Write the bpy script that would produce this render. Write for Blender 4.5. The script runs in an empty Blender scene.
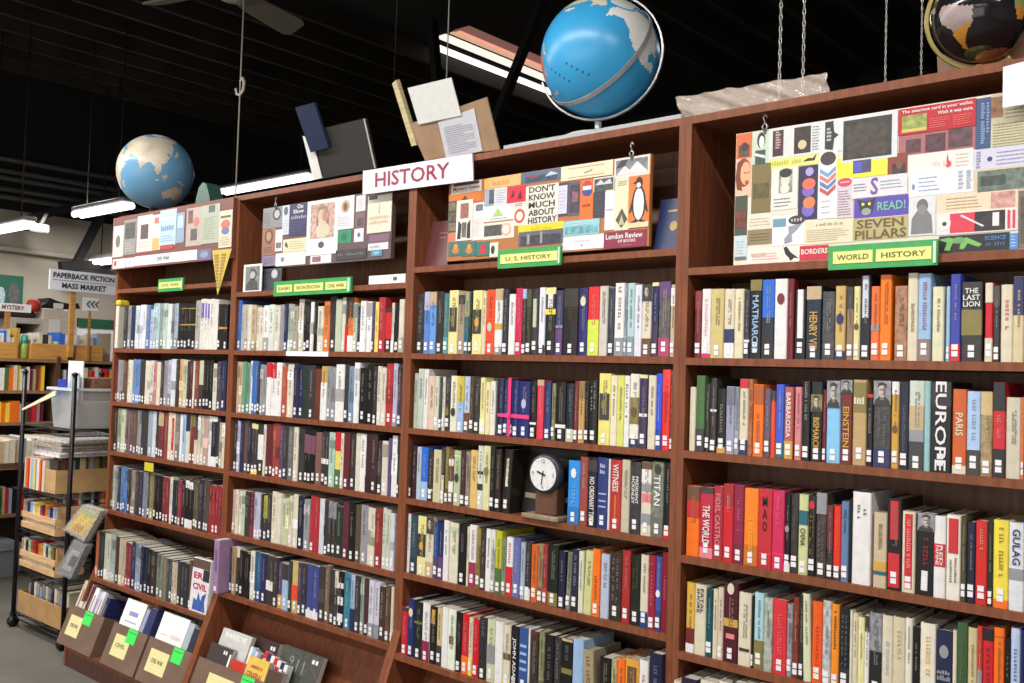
import bpy, math, random
from mathutils import Vector, Matrix
random.seed(7)
SC = bpy.context.scene
COL = SC.collection
# ---------------------------------------------------------------- camera
FPX = 950.0
CAM = Vector((1.52404, -2.52849, 1.63))
YAW, PITCH, ROLL = -0.71735, 0.03525, 0.0322
_f = Vector((math.sin(YAW)*math.cos(PITCH), math.cos(YAW)*math.cos(PITCH), math.sin(PITCH)))
_r0 = Vector((math.cos(YAW), -math.sin(YAW), 0)); _u0 = _r0.cross(_f)
_r = _r0*math.cos(ROLL) + _u0*math.sin(ROLL); _u = _u0*math.cos(ROLL) - _r0*math.sin(ROLL)
cd = bpy.data.cameras.new('camera'); cam = bpy.data.objects.new('camera', cd); COL.objects.link(cam)
cd.sensor_fit = 'HORIZONTAL'; cd.sensor_width = 36.0; cd.lens = FPX/1024*36.0
cd.clip_start = 0.05; cd.clip_end = 100
_m = Matrix((( _r.x, _u.x, -_f.x, CAM.x), (_r.y, _u.y, -_f.y, CAM.y), (_r.z, _u.z, -_f.z, CAM.z), (0,0,0,1)))
cam.matrix_world = _m
SC.camera = cam
def ray(u, v):
    return _f + _r*((u-512)/FPX) + _u*((341.5-v)/FPX)
def onplane(u, v, p0, n):
    d = ray(u, v); n = Vector(n); t = (Vector(p0)-CAM).dot(n)/d.dot(n)
    return CAM + d*t
def atY(u, v, Y=0.0): return onplane(u, v, (0,Y,0), (0,1,0))
def atX(u, v, X): return onplane(u, v, (X,0,0), (1,0,0))
def atZ(u, v, Z): return onplane(u, v, (0,0,Z), (0,0,1))
# ---------------------------------------------------------------- materials
def lin(c):
    c /= 255.0
    return c/12.92 if c <= 0.04045 else ((c+0.055)/1.055)**2.4
_mats = {}
def M(rgb, rough=0.5, kind='plain', metal=0.0, name=None, spec=0.5):
    """procedural material; rgb is what the surface looks like in even light (sRGB 0-255)"""
    key = (tuple(rgb), rough, kind, metal, spec)
    if key in _mats: return _mats[key]
    m = bpy.data.materials.new(name or 'mat_%s_%02x%02x%02x' % ((kind,)+tuple(int(x) for x in rgb)))
    m.use_nodes = True
    nt = m.node_tree; b = nt.nodes['Principled BSDF']
    base = tuple(lin(x) for x in rgb)+(1,)
    b.inputs['Roughness'].default_value = rough; b.inputs['Metallic'].default_value = metal
    b.inputs['Specular IOR Level'].default_value = spec
    tc = nt.nodes.new('ShaderNodeTexCoord')
    nz = nt.nodes.new('ShaderNodeTexNoise'); mx = nt.nodes.new('ShaderNodeMix'); mx.data_type = 'RGBA'
    rp = nt.nodes.new('ShaderNodeValToRGB')
    lo, hi, sc, det = {'plain':(0.9,1.06,35,2), 'paper':(0.94,1.03,60,2), 'wood':(0.72,1.2,9,4), 'pine':(0.75,1.2,8,4),
        'card':(0.85,1.1,14,3), 'concrete':(0.7,1.25,1.6,6), 'plaster':(0.88,1.08,2.0,4), 'dark':(0.5,1.6,1.5,4), 'print':(0.55,1.35,55,4),
        'land':(0.7,1.2,9,4), 'ocean':(0.9,1.08,5,3), 'pages':(0.75,1.08,6,2)}[kind]
    mp = nt.nodes.new('ShaderNodeMapping')
    nt.links.new(tc.outputs['Object'], mp.inputs['Vector']); nt.links.new(mp.outputs['Vector'], nz.inputs['Vector'])
    if kind == 'wood': mp.inputs['Scale'].default_value = (6,6,0.7)
    if kind == 'pine': mp.inputs['Scale'].default_value = (1,1,9)
    if kind == 'pages': mp.inputs['Scale'].default_value = (120,1,1)
    nz.inputs['Scale'].default_value = sc; nz.inputs['Detail'].default_value = det
    nt.links.new(nz.outputs['Fac'], rp.inputs['Fac'])
    rp.color_ramp.elements[0].position = 0.3; rp.color_ramp.elements[1].position = 0.7
    rp.color_ramp.elements[0].color = tuple(min(1,x*lo) for x in base[:3])+(1,)
    rp.color_ramp.elements[1].color = tuple(min(1,x*hi) for x in base[:3])+(1,)
    nt.links.new(rp.outputs['Color'], b.inputs['Base Color'])
    nt.nodes.remove(mx)
    _mats[key] = m
    return m
def emit(rgb, strength, name='lit'):
    key = ('emit', tuple(rgb), strength)
    if key in _mats: return _mats[key]
    m = bpy.data.materials.new(name); m.use_nodes = True; nt = m.node_tree
    b = nt.nodes['Principled BSDF']
    b.inputs['Base Color'].default_value = tuple(lin(x) for x in rgb)+(1,)
    b.inputs['Emission Color'].default_value = tuple(lin(x) for x in rgb)+(1,)
    b.inputs['Emission Strength'].default_value = strength
    _mats[key] = m; return m
def plastic(rgb, alpha, rough=0.15, name='clear_plastic'):
    key = ('pl', tuple(rgb), alpha, rough)
    if key in _mats: return _mats[key]
    m = bpy.data.materials.new(name); m.use_nodes = True; nt = m.node_tree
    b = nt.nodes['Principled BSDF']; out = nt.nodes['Material Output']
    b.inputs['Base Color'].default_value = tuple(lin(x) for x in rgb)+(1,)
    b.inputs['Roughness'].default_value = rough
    tr = nt.nodes.new('ShaderNodeBsdfTransparent'); mx = nt.nodes.new('ShaderNodeMixShader')
    nz = nt.nodes.new('ShaderNodeTexNoise'); nz.inputs['Scale'].default_value = 14; bp = nt.nodes.new('ShaderNodeBump')
    bp.inputs['Strength'].default_value = 0.5; nt.links.new(nz.outputs['Fac'], bp.inputs['Height']); nt.links.new(bp.outputs['Normal'], b.inputs['Normal'])
    mx.inputs[0].default_value = alpha
    nt.links.new(tr.outputs[0], mx.inputs[1]); nt.links.new(b.outputs[0], mx.inputs[2]); nt.links.new(mx.outputs[0], out.inputs[0])
    _mats[key] = m; return m
# palette: code -> (rgb, word)
PAL = {'wh':((226,223,222),'white'),'cr':((214,204,180),'cream'),'ta':((190,165,128),'tan'),'br':((104,72,52),'brown'),
 'mr':((112,34,42),'maroon'),'rd':((198,36,46),'red'),'or':((238,112,30),'orange'),'ro':((224,72,36),'vermilion'),
 'ye':((232,212,70),'yellow'),'py':((224,214,150),'pale yellow'),'gn':((72,108,62),'green'),'dg':((36,56,48),'dark green'),
 'tl':((30,98,112),'teal'),'lb':((150,182,218),'light blue'),'bl':((46,106,204),'blue'),'nv':((36,42,88),'navy'),
 'gy':((142,142,148),'grey'),'dk':((58,54,54),'charcoal'),'bk':((27,24,27),'black'),'pk':((222,128,138),'pink'),
 'mg':((202,42,88),'crimson'),'pu':((96,62,116),'purple'),'lv':((178,176,208),'lavender'),'lg':((184,196,164),'pale green'),
 'ol':((128,116,62),'olive'),'go':((202,156,66),'gold')}
def C(code):
    """'rd' or 'rd#c02030' -> (rgb, word)"""
    if '#' in code:
        a, h = code.split('#'); return (tuple(int(h[i:i+2],16) for i in (0,2,4)), PAL[a][1])
    return PAL[code]
# ---------------------------------------------------------------- mesh building
_txt = {}
def text_geo(s, bold=0.012):
    key = (s, bold)
    if key in _txt: return _txt[key]
    cu = bpy.data.curves.new('tmp_text', 'FONT'); cu.body = s; cu.resolution_u = 2; cu.offset = bold; cu.fill_mode = 'FRONT'
    o = bpy.data.objects.new('tmp_text', cu); me = bpy.data.meshes.new_from_object(o)
    vs = [(v.co.x, v.co.y) for v in me.vertices]; fs = [tuple(p.vertices) for p in me.polygons]
    bpy.data.objects.remove(o); bpy.data.curves.remove(cu); bpy.data.meshes.remove(me)
    x0 = min(v[0] for v in vs); x1 = max(v[0] for v in vs); y0 = min(v[1] for v in vs); y1 = max(v[1] for v in vs)
    g = ([((x-x0)/(x1-x0), (y-y0)/(y1-y0)) for x, y in vs], fs, (x1-x0)/(y1-y0))
    _txt[key] = g; return g
class MB:
    def __init__(s): s.v = []; s.f = []; s.mi = []; s.mats = []; s.cur = 0; s.sm = []
    def use(s, m):
        if m not in s.mats: s.mats.append(m)
        s.cur = s.mats.index(m); return s
    def raw(s, vs, fs, smooth=False):
        n = len(s.v); s.v += [tuple(v) for v in vs]; s.f += [tuple(n+i for i in f) for f in fs]
        s.mi += [s.cur]*len(fs); s.sm += [smooth]*len(fs); return s
    def box(s, x0, x1, y0, y1, z0, z1):
        return s.raw([(x0,y0,z0),(x1,y0,z0),(x1,y1,z0),(x0,y1,z0),(x0,y0,z1),(x1,y0,z1),(x1,y1,z1),(x0,y1,z1)],
            [(0,3,2,1),(4,5,6,7),(0,1,5,4),(1,2,6,5),(2,3,7,6),(3,0,4,7)])
    def bevbox(s, x0, x1, y0, y1, z0, z1, b=0.003):
        vs = []; fs = []
        P = [(x0+b,y0),(x1-b,y0),(x1,y0+b),(x1,y1-b),(x1-b,y1),(x0+b,y1),(x0,y1-b),(x0,y0+b)]
        cx, cy = (x0+x1)/2, (y0+y1)/2
        def ring(z, k): return [(min(max(x, x0+k), x1-k), min(max(y, y0+k), y1-k), z) for x, y in P]
        for z, k in ((z0,b),(z0+b,0),(z1-b,0),(z1,b)): vs += ring(z, k)
        fs.append(tuple(range(7,-1,-1))); fs.append(tuple(range(24,32)))
        for r in range(3):
            for i in range(8):
                j = (i+1) % 8; fs.append((r*8+i, r*8+j, r*8+8+j, r*8+8+i))
        return s.raw(vs, fs)
    def hull8(s, a, b):
        """a, b: two quads (4 points each), joined"""
        return s.raw(list(a)+list(b), [(3,2,1,0),(4,5,6,7),(0,1,5,4),(1,2,6,5),(2,3,7,6),(3,0,4,7)])
    def prism(s, poly, axis, a0, a1):
        """poly in the other two axes, extruded along axis"""
        n = len(poly)
        def P(q, a): return {'x':(a,q[0],q[1]),'y':(q[0],a,q[1]),'z':(q[0],q[1],a)}[axis]
        return s.raw([P(q,a0) for q in poly]+[P(q,a1) for q in poly], [tuple(range(n-1,-1,-1)), tuple(range(n,2*n))]+[(i,(i+1)%n,n+(i+1)%n,n+i) for i in range(n)])
    def tube(s, pts, r, n=8, closed=False, smooth=True):
        pts = [Vector(p) for p in pts]; vs = []; fs = []; N = len(pts)
        prev = None
        for i, p in enumerate(pts):
            if closed: t = pts[(i+1)%N]-pts[i-1]
            else: t = pts[min(i+1,N-1)]-pts[max(i-1,0)]
            t.normalize()
            a = prev - t*prev.dot(t) if prev is not None else t.orthogonal()
            if a.length < 1e-6: a = t.orthogonal()
            a.normalize(); prev = a; b = t.cross(a)
            rr = r[i] if isinstance(r, (list, tuple)) else r
            vs += [p + (a*math.cos(2*math.pi*k/n) + b*math.sin(2*math.pi*k/n))*rr for k in range(n)]
        for i in range(N if closed else N-1):
            j = (i+1) % N
            for k in range(n): fs.append((i*n+k, i*n+(k+1)%n, j*n+(k+1)%n, j*n+k))
        if not closed: fs += [tuple(range(n-1,-1,-1)), tuple(range((N-1)*n, N*n))]
        return s.raw(vs, fs, smooth)
    def lathe(s, prof, c, n=24, smooth=True):
        """prof: (radius, z) pairs, round the vertical through c"""
        vs = []; fs = []; L = len(prof)
        for r, z in prof: vs += [(c[0]+r*math.cos(2*math.pi*k/n), c[1]+r*math.sin(2*math.pi*k/n), c[2]+z) for k in range(n)]
        for i in range(L-1):
            for k in range(n): fs.append((i*n+k, i*n+(k+1)%n, (i+1)*n+(k+1)%n, (i+1)*n+k))
        fs += [tuple(range(n-1,-1,-1)), tuple(range((L-1)*n, L*n))]
        return s.raw(vs, fs, smooth)
    def text(s, t, o, dx, dy, bold=0.012):
        vs, fs, asp = text_geo(t, bold); o = Vector(o); dx = Vector(dx); dy = Vector(dy)
        return s.raw([o+dx*x+dy*y for x, y in vs], fs)
    def plate(s, o, dx, dy, th, poly=((0,0),(1,0),(1,1),(0,1))):
        """flat plate: outline poly in the (dx,dy) frame, front at o, thickness th away from the viewer side"""
        o = Vector(o); dx = Vector(dx); dy = Vector(dy); n = dx.cross(dy).normalized()
        k = len(poly); a = [o+dx*x+dy*y for x, y in poly]; b = [p - n*th for p in a]
        return s.raw(a+b, [tuple(range(k)), tuple(range(2*k-1,k-1,-1))]+[(i,k+i,k+(i+1)%k,(i+1)%k) for i in range(k)])
    def build(s, name, parent=None, mat=None, loc=None):
        me = bpy.data.meshes.new(name); me.from_pydata(s.v, [], s.f)
        if mat is not None: s.mats = [mat]
        for m in s.mats: me.materials.append(m)
        if len(s.mats) > 1: me.polygons.foreach_set('material_index', s.mi)
        me.polygons.foreach_set('use_smooth', s.sm)
        me.update()
        o = bpy.data.objects.new(name, me); COL.objects.link(o)
        if parent is not None: o.parent = parent
        if loc is not None: o.location = loc
        return o
def tag(o, label, cat, group=None, kind=None):
    o['label'] = label; o['category'] = cat
    if group: o['group'] = group
    if kind: o['kind'] = kind
    return o
def thing(name, label, cat, loc=(0,0,0), group=None, rot=None):
    o = bpy.data.objects.new(name, None); COL.objects.link(o); o.location = loc; o.empty_display_size = 0.1
    if rot: o.rotation_euler = rot
    return tag(o, label, cat, group)
def struct(mb, name, mat):
    o = mb.build(name, None, mat); o['kind'] = 'structure'; return o
def ell(n=20, a0=0, a1=2*math.pi, cx=0.5, cy=0.5, rx=0.5, ry=0.5):
    return [(cx+rx*math.cos(a0+(a1-a0)*i/n), cy+ry*math.sin(a0+(a1-a0)*i/n)) for i in range(n)]
# ---------------------------------------------------------------- the room
m_floor = M((98,95,87), 0.6, 'concrete')
m_wall = M((176,168,152), 0.8, 'plaster')
m_ceil = M((16,14,14), 0.9, 'dark'); m_joist = M((40,33,24), 0.9, 'dark'); m_steel = M((22,22,23), 0.6, 'dark')
struct(MB().box(-9.2,6,-6,7,-0.1,0), 'floor', m_floor)
struct(MB().box(-9.3,-9.2,-6,7,0,3.22), 'wall_left', m_wall)
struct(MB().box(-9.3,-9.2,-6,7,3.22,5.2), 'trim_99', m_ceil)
struct(MB().box(-9.3,6,7,7.1,0,5.2), 'wall_back', M((40,37,34),0.9,'dark'))
struct(MB().box(6,6.1,-6,7.1,0,5.2), 'wall_right', m_wall)
struct(MB().box(-9.3,6.1,-6.1,-6,0,5.2), 'wall_front', m_wall)
ZC = 4.8
SKX0, SKX1, SKY0, SKY1, ZC = -5.05, -3.35, 3.42, 6.2, 4.8
cb = MB()
cb.box(-9.3,6.1,-6.1,7.1,ZC,ZC+.05)
struct(cb, 'ceiling', m_ceil)
jb = 0
x = -9.0
while x < 5.8:
    if not (SKX0-0.1 < x < SKX1+0.02): struct(MB().box(x,x+.05,-6,7,ZC-.16,ZC-.001), 'trim_%d' % jb, m_joist); jb += 1
    x += 0.42
# purlins (across) and steel truss chords
def beam(name, a, b, r, label, mat=None, n=4):
    t = MB().tube([a,b], r, n, smooth=False).build(name, None, mat or m_steel); t['kind'] = 'structure'; return t
# steel members in front of the end wall
beam('trim_90', atX(-30,234,-8.8), atX(122,194,-8.8), .06, '')
beam('trim_91', atX(106,205,-8.9), atX(70,276,-8.9), .055, '')
beam('trim_92', atX(60,266,-8.9), atX(128,264,-8.9), .07, '')
beam('trim_93', atX(-20,245,-9.12), atX(125,264,-9.12), .03, '', m_wall, 8)
# skylight: glowing strips for bright panes and daylit brick beyond, a cross bar
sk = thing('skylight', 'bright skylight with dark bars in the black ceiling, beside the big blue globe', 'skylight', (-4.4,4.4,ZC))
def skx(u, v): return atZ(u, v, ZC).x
def add_glow_pane(u0, v0, u1, v1, y0, y1, mat, nm='pane'):
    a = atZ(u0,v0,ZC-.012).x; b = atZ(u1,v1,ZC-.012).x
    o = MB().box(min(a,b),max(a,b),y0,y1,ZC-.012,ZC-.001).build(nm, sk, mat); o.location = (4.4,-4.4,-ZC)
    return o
add_glow_pane(462.5,63,466,56.5,3.80,6.0,emit((255,250,250),1.6))
add_glow_pane(470,51.5,474,46.5,3.62,6.0,emit((252,246,232),1.1))
add_glow_pane(482,47,490,43,3.62,6.0,emit((236,186,158),0.85))  # brick beyond the glass, its daylight put in as glow
add_glow_pane(503,52,516,47,3.60,6.0,emit((150,104,96),0.7))  # darker brick past the glass, also made to glow
ga = atY(503,102,3.1); gb = atY(529,36,3.1)
beam('trim_94', ga+(ga-gb)*1.5, gb+(gb-ga)*.6, .045, '')
ga = atY(432,20,3.1); gb = atY(440,120,3.1)
beam('trim_95', ga, gb+(gb-ga)*1.2, .05, '')
# conduits under the ceiling on the far left
cg = 'parallel conduits under the ceiling'
for i, (u, v) in enumerate(((0,158),(0,170),(0,177),(0,188),(0,196))):
    p = atX(u, v, -9.168); o = MB().tube([(p.x,-5.99,p.z),(p.x,6.99,p.z)], .03, 6).build('conduit', None, M((96,94,90),.5))
    tag(o, '%s grey conduit counted from the top, running along the top of the end wall' % ['first','second','third','fourth','fifth'][i], 'pipe', cg)
# fluorescent strip lights that can be seen
tube_m = emit((255,250,255), 3.0, 'lamp_tube'); fix_m = M((120,118,116),0.5)
def strip(u0, v0, u1, v1, z, label):
    a = atZ(u0,v0,z); b = atZ(u1,v1,z); y = (a.y+b.y)/2; L = abs(b.x-a.x); cx = (a.x+b.x)/2
    t = thing('fluorescent_light', label, 'ceiling light', (cx,y,z))
    MB().bevbox(-L/2,L/2,-.06,.06,.062,.1,.01).build('housing', t, fix_m)
    for s in (-.035,.035): MB().tube([(-L/2+.02,s,.03),(L/2-.02,s,.03)], .03, 10).build('lamp_tube', t, tube_m)
    for s in (-L/2+.2, L/2-.2): MB().tube([(s,0,.1),(s,0,ZC-z)], .006, 5).build('hanger', t, m_steel)
strip(222,195,312,179,3.6,'long lit fluorescent light right above the portrait board of the second bookcase')
strip(76,218,130,208.5,3.0,'lit fluorescent light left of the globe on the bookcase end')
strip(-14,236,28,227,2.8,'lit fluorescent light at the edge of the photo above the mystery sign')
strip(96,266,117,262,2.7,'small far fluorescent light just above the paperback fiction sign')
# security camera
p = atX(40,228,-8.6)
t = thing('security_camera', 'small white security camera under the steel beam by the end wall', 'camera', p)
MB().tube([(0,0,.05),(-.55,0,.12)], .012, 6).build('arm', t, m_steel)
MB().bevbox(-.05,.05,-.12,.08,-.05,.04,.015).build('camera_body', t, M((200,198,190),0.4))
MB().tube([(0,0,.03),(0,.06,.16)], .02, 8).build('bracket', t, M((150,148,142),0.4))
MB().lathe([(.04,0),(.04,.03)], (0,0,0), 10).build('lens', t, m_steel, (0,-.12,-.01)).rotation_euler = (math.pi/2,0,0)
# ceiling fan with its pull cord
fp = atY(233,1,.55)
t = thing('ceiling_fan', 'ceiling fan with grey blade and pale hub high above the bookcases', 'fan', fp)
fm = M((150,144,130),0.5)
MB().lathe([(.02,0),(.08,.01),(.1,.06),(.1,.14),(.05,.18)], (0,0,0), 20).build('hub', t, M((196,196,186),0.4))
MB().tube([(0,0,.18),(0,0,ZC-fp.z)], .015, 8).build('downrod', t, m_steel)
q2 = atZ(311,26,fp.z+.05)-fp; q3 = atZ(285,31,fp.z+.05)-fp
tip = (q2+q3)/2; ang = math.atan2(tip.y, tip.x); Lb = math.hypot(tip.x, tip.y)
for k in range(4):
    o = MB().prism([(.1,-.05),(.2,-.07),(Lb-.02,-.085),(Lb+.03,-.06),(Lb+.03,.06),(Lb-.02,.085),(.2,.07),(.1,.05)], 'z', .06, .07).build('blade', t, fm)
    o.rotation_euler = (math.radians(-26 if k % 2 == 0 else -18),0,ang+k*math.pi/2)
# wire hook hung on a cord
a = atY(240,93,.2); ZT_ = 2.445
t = thing('cord', 'thin pale cord with a small hook hanging down in front of the end globe', 'cord', a)
MB().tube([(0,0,.06),(.02,0,.075),(.035,0,.055),(.03,0,.01),(0,0,-.012),(-.03,0,.0),(-.04,0,.03)], .008, 6).build('hook_wire', t, M((190,186,170),0.4))
MB().tube([(0.0,0,ZT_-a.z),(0.0,0,ZC-a.z)], .0042, 5).build('cord', t, M((170,166,150),0.6))
# ---------------------------------------------------------------- far left of the room
m_pine = M((202,146,76),0.5,'pine'); m_pine2 = M((176,126,70),0.5,'pine'); m_white = M((236,234,231),0.5,'paper')
def rX(u0, v0, u1, v1, X):
    a = atX(u0,v0,X); b = atX(u1,v1,X); return (min(a.y,b.y),max(a.y,b.y),min(a.z,b.z),max(a.z,b.z))
# poster on the end wall
y0,y1,z0,z1 = rX(-14,273,22,311,-9.18)
t = thing('poster', 'green poster with a grey head on the end wall above the mystery sign', 'poster', (-9.18,(y0+y1)/2,z0))
W = y1-y0; H = z1-z0
MB().box(-.015,0,-W/2,W/2,0,H).build('sheet', t, M((28,98,78),0.5,'paper'))
def px_plate(parent, o, dx, dy, th, mat, nm, poly=None):
    m = MB()
    m.plate(o, dx, dy, th, poly) if poly else m.plate(o, dx, dy, th)
    return m.build(nm, parent, mat)
px_plate(t, (.008,W*.08,H*.1), (0,W*.34,0), (0,0,H*.7), .006, M((96,92,94),0.6,'print'), 'picture', ell(18,cx=.5,cy=.5,rx=.45,ry=.5))
px_plate(t, (.008,-W*.2,H*.1), (0,W*.22,0), (0,0,H*.55), .006, M((180,196,206),0.6,'print'), 'picture', ell(18))
# mystery sign
y0,y1,z0,z1 = rX(-14,301.5,31,313,-6.6)
t = thing('sign', 'white mystery section sign at the edge of the photo', 'sign', (-6.6,(y0+y1)/2,z0))
W = y1-y0; H = z1-z0
MB().box(-.02,0,-W/2,W/2,0,H).build('panel', t, m_white)
a = atX(2,303,-6.6); b = atX(24,312,-6.6)
MB().text('MYSTERY', (.003,a.y-(y0+y1)/2,H*.25), (0,b.y-a.y,0), (0,0,H*.55), .02).build('lettering', t, M((120,70,80),0.6))
MB().box(-.03,-.01,-.02,.02,-(z0-1.66),0).build('post', t, m_pine2)
# paperback fiction sign on its post
y0,y1,z0,z1 = rX(50,268.5,116,295.5,-6.25)
t = thing('sign', 'white paperback fiction mass market sign on a wooden post', 'sign', (-6.25,(y0+y1)/2,1.66))
W = y1-y0; H = z1-z0; zb = z0-1.66
MB().bevbox(-.02,0,-W/2,W/2,zb,zb+H,.004).build('panel', t, M((240,240,246),0.5,'paper'))
MB().box(0,.002,-W/2+.02,W/2-.02,zb+H*.5-.003,zb+H*.5+.003).build('divider_line', t, M((150,150,156),0.6))
ink = M((52,56,74),0.6)
mb = MB(); mb.text('PAPERBACK FICTION', (.003,-W*.45,zb+H*.6), (0,W*.91,0), (0,0,H*.27), .03)
mb.build('lettering', t, ink); MB().text('MASS MARKET', (.003,-W*.32,zb+H*.13), (0,W*.66,0), (0,0,H*.27), .03).build('lettering', t, ink)
p0_ = atX(74.5,300,-6.25).y-(y0+y1)/2
MB().box(-.05,-.021,p0_-.02,p0_+.02,0,zb+H*.7).build('post', t, m_pine)
# far paperback shelf unit facing the aisle
XS = -6.3
t = thing('shelf_unit', 'far pine shelf unit full of paperbacks behind the wire cart', 'bookshelf', (XS,0.2,0))
Y0s, Y1s = -1.6, 1.9
zs = [0.06,0.42,0.79,1.135,1.385,1.635]
for z in zs: MB().box(-.32,0,Y0s-.2,Y1s-.2,z-.025,z).build('shelf', t, M((150,112,78),0.5,'wood'))
for y in (Y0s, -.45, .85, Y1s): MB().box(-.32,.005,y-.2,y-.2+.03,0,1.66).build('side_panel', t, M((96,66,46),0.5,'wood'))
MB().box(-.34,-.32,Y0s-.2,Y1s-.2,0,1.635).build('back_panel', t, M((60,44,34),0.6,'wood'))
# the paperbacks in it (uncountable from here): one mass
mb = MB(); pal = ['rd','rd','cr','wh','bl','br','or','dk','nv','gy','mr','ye','gn','bk','ta','lb']
rng = random.Random(3)
for z, hh in ((.42,.22),(.79,.22),(1.135,.17),(1.385,.2)):
    y = Y0s+.05
    while y < Y1s-.05:
        w = rng.uniform(.018,.04)
        if abs(y+w-(-.45)) > .06 and abs(y-(-.45)) > .06 and abs(y+w-.85) > .06 and abs(y-.85) > .06:
            mb.use(M(C(rng.choice(pal))[0],0.45)); mb.box(XS-.2,XS-.01-rng.uniform(0,.02),y,y+w-.001,z,z+hh*rng.uniform(.82,1))
        y += w
mb.use(M(C('dk')[0],0.45))
o = mb.build('paperbacks'); tag(o, 'rows of small paperbacks packed in the far pine shelf unit', 'paperbacks', None, 'stuff')
# wooden crates along its top
zt = 1.635
for (u0,u1,lab) in ((-26,17.5,'small pine crate at the photo edge under the mystery sign'),(31,68,'middle pine crate left of the paperback fiction sign post'),(77,103,'pine crate just right of the paperback fiction sign post')):
    y0,y1,_,_ = rX(u0,340,u1,355,XS); H = .125; W = y1-y0
    t = thing('wooden_crate', lab, 'crate', (XS,(y0+y1)/2,zt), 'pine crates on the far shelf unit')
    MB().bevbox(-.015,0,-W/2,W/2,0,H,.002).build('front_panel', t, m_pine)
    MB().box(-.3,-.285,-W/2,W/2,0,H).build('back_panel', t, m_pine2)
    for s in (-1,1): MB().box(-.285,-.015,s*W/2-(.015 if s>0 else 0),s*W/2+(0 if s>0 else .015),0,H).build('side_panel', t, m_pine2)
    MB().box(-.285,-.015,-W/2+.015,W/2-.015,0,.01).build('bottom_panel', t, m_pine2)
    mb = MB(); y = -W/2+.02
    while y < W/2-.03:
        w = rng.uniform(.012,.03); mb.use(M(C(rng.choice(['wh','cr','gy','dk','lb','cr','wh','bl']))[0],0.5)); mb.box(-.26,-.03,y,y+w-.001,.012,H+rng.uniform(.0,.1)); y += w
    o = mb.build('paperbacks'); o.matrix_world = Matrix.Translation(t.location); tag(o, 'paperbacks standing in the ' + lab.replace('small ','').replace('just ',''), 'paperbacks', None, 'stuff')
# things on / behind the crates
def blockX(name, cat, label, u0, v0, u1, v1, X, depth, mat, part=None):
    y0,y1,z0,z1 = rX(u0,v0,u1,v1,X)
    return (y0,y1,z0,z1)
y0,y1,_,_ = rX(8.5,318,15.5,341,XS-.1)
t = MB().prism([(0,0),(y1-y0,0),(y1-y0,.24),(.04,.24)], 'x', -.2, 0).build('file_holder', None, M((186,150,62),0.5), (XS-.02,y0,zt)); tag(t,'gold magazine holder with a slanted edge beside the first pine crate','file holder')
y0,y1,_,_ = rX(23.5,327,31,345,XS)
t = thing('jug', 'green and teal jug standing between two pine crates', 'jug', (XS-.05,(y0+y1)/2,zt)); r_ = (y1-y0)/2
MB().lathe([(r_*.9,0),(r_,.01),(r_,.1),(r_*.85,.12)], (0,0,0), 16).build('jug_body', t, M((146,170,70),0.4))
MB().lathe([(r_*.8,.12),(r_*.8,.17),(r_*.6,.19)], (0,0,0), 16).build('lid', t, M((70,180,150),0.4))
y0,y1,_,_ = rX(16.5,336,23,350,XS)
t = MB().lathe([((y1-y0)*.3,0),((y1-y0)*.5,.02),((y1-y0)*.5,.07),((y1-y0)*.25,.1)], (0,0,0), 16).build('jar', None, M((168,112,100),0.5), (XS-.05,(y0+y1)/2,zt)); tag(t,'pinkish round jar standing left of the green jug','jar')
# pale cabinets farther back
XB = -7.3
t = thing('cabinet', 'white cabinet with a dark open niche behind the pine crates', 'cabinet', (XB,0,0))
y0,y1,z0,z1 = rX(12,317,41,352,XB)
m_cab = M((196,188,176),0.5)
MB().box(-.4,0,y0,y1,z1-.05,z1).build('top_panel', t, m_cab)
MB().box(-.4,0,y0,y0+.04,0,z1-.05).build('side_panel', t, m_cab); MB().box(-.4,0,y1-.02,y1,0,z1-.05).build('side_panel', t, m_cab)
MB().box(-.42,-.4,y0,y1,0,z1).build('back_panel', t, M((70,52,46),0.6))
MB().box(-.4,0,y0+.04,y1-.02,1.5,1.54).build('shelf', t, m_cab)
y0,y1,z0,z1 = rX(41.5,308,73,352,XB)
t = MB().bevbox(-.4,0,y0+.01,y1,0,z1,.01).build('locker', None, M((214,206,190),0.45), (XB,0,0)); tag(t,'tall cream locker left of the sign post, a white card on it','locker')
y0,y1,z0,z1 = rX(50,319,60,342,XB+.02)
t = MB().box(-.004,0,y0,y1,z0,z1).build('paper_card', None, m_white, (XB+.006,0,0)); tag(t,'white card fixed to the tall cream locker','card')
# dark jackets heaped on the locker, red cap
y0,y1,z0,z1 = rX(36,302,74,309,XB-.15)
mb = MB(); W = y1-y0
mb.prism([(y0,z0),(y1,z0),(y1-.02,z0+.05),(y0+W*.7,z1),(y0+W*.45,z1+.01),(y0+W*.2,z1+.04),(y0+.05,z1)], 'x', XB-.35, XB-.02)
t = mb.build('jacket', None, M((34,30,40),0.9)); tag(t,'dark jacket heaped on top of the cream locker','jacket')
y0,y1,z0,z1 = rX(-14,310,38,318,XB-.02)
t = MB().bevbox(XB-.35,XB-.05,y0,y1,z0-.02,z1+.03,.03).build('bag', None, M((52,40,48),0.8)); tag(t,'dark bag lying on the niche cabinet behind the mystery sign','bag')
a = atX(34,306,XB-.02)
t = MB().lathe([(.05,-.05),(.065,0),(.05,.05),(.02,.065)], (0,0,0), 14).build('red_ball', None, M((190,60,36),0.6), (XB-.03,a.y,a.z)); tag(t,'round red thing beside the dark jacket','ball')
y0,y1,z0,z1 = rX(55,303,64,309,XB+.02)
t = MB().box(XB-.012,XB+.005,y0,y1,z0,z1).build('price_card', None, m_white); tag(t,'small white card on the dark jacket','card')
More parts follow.
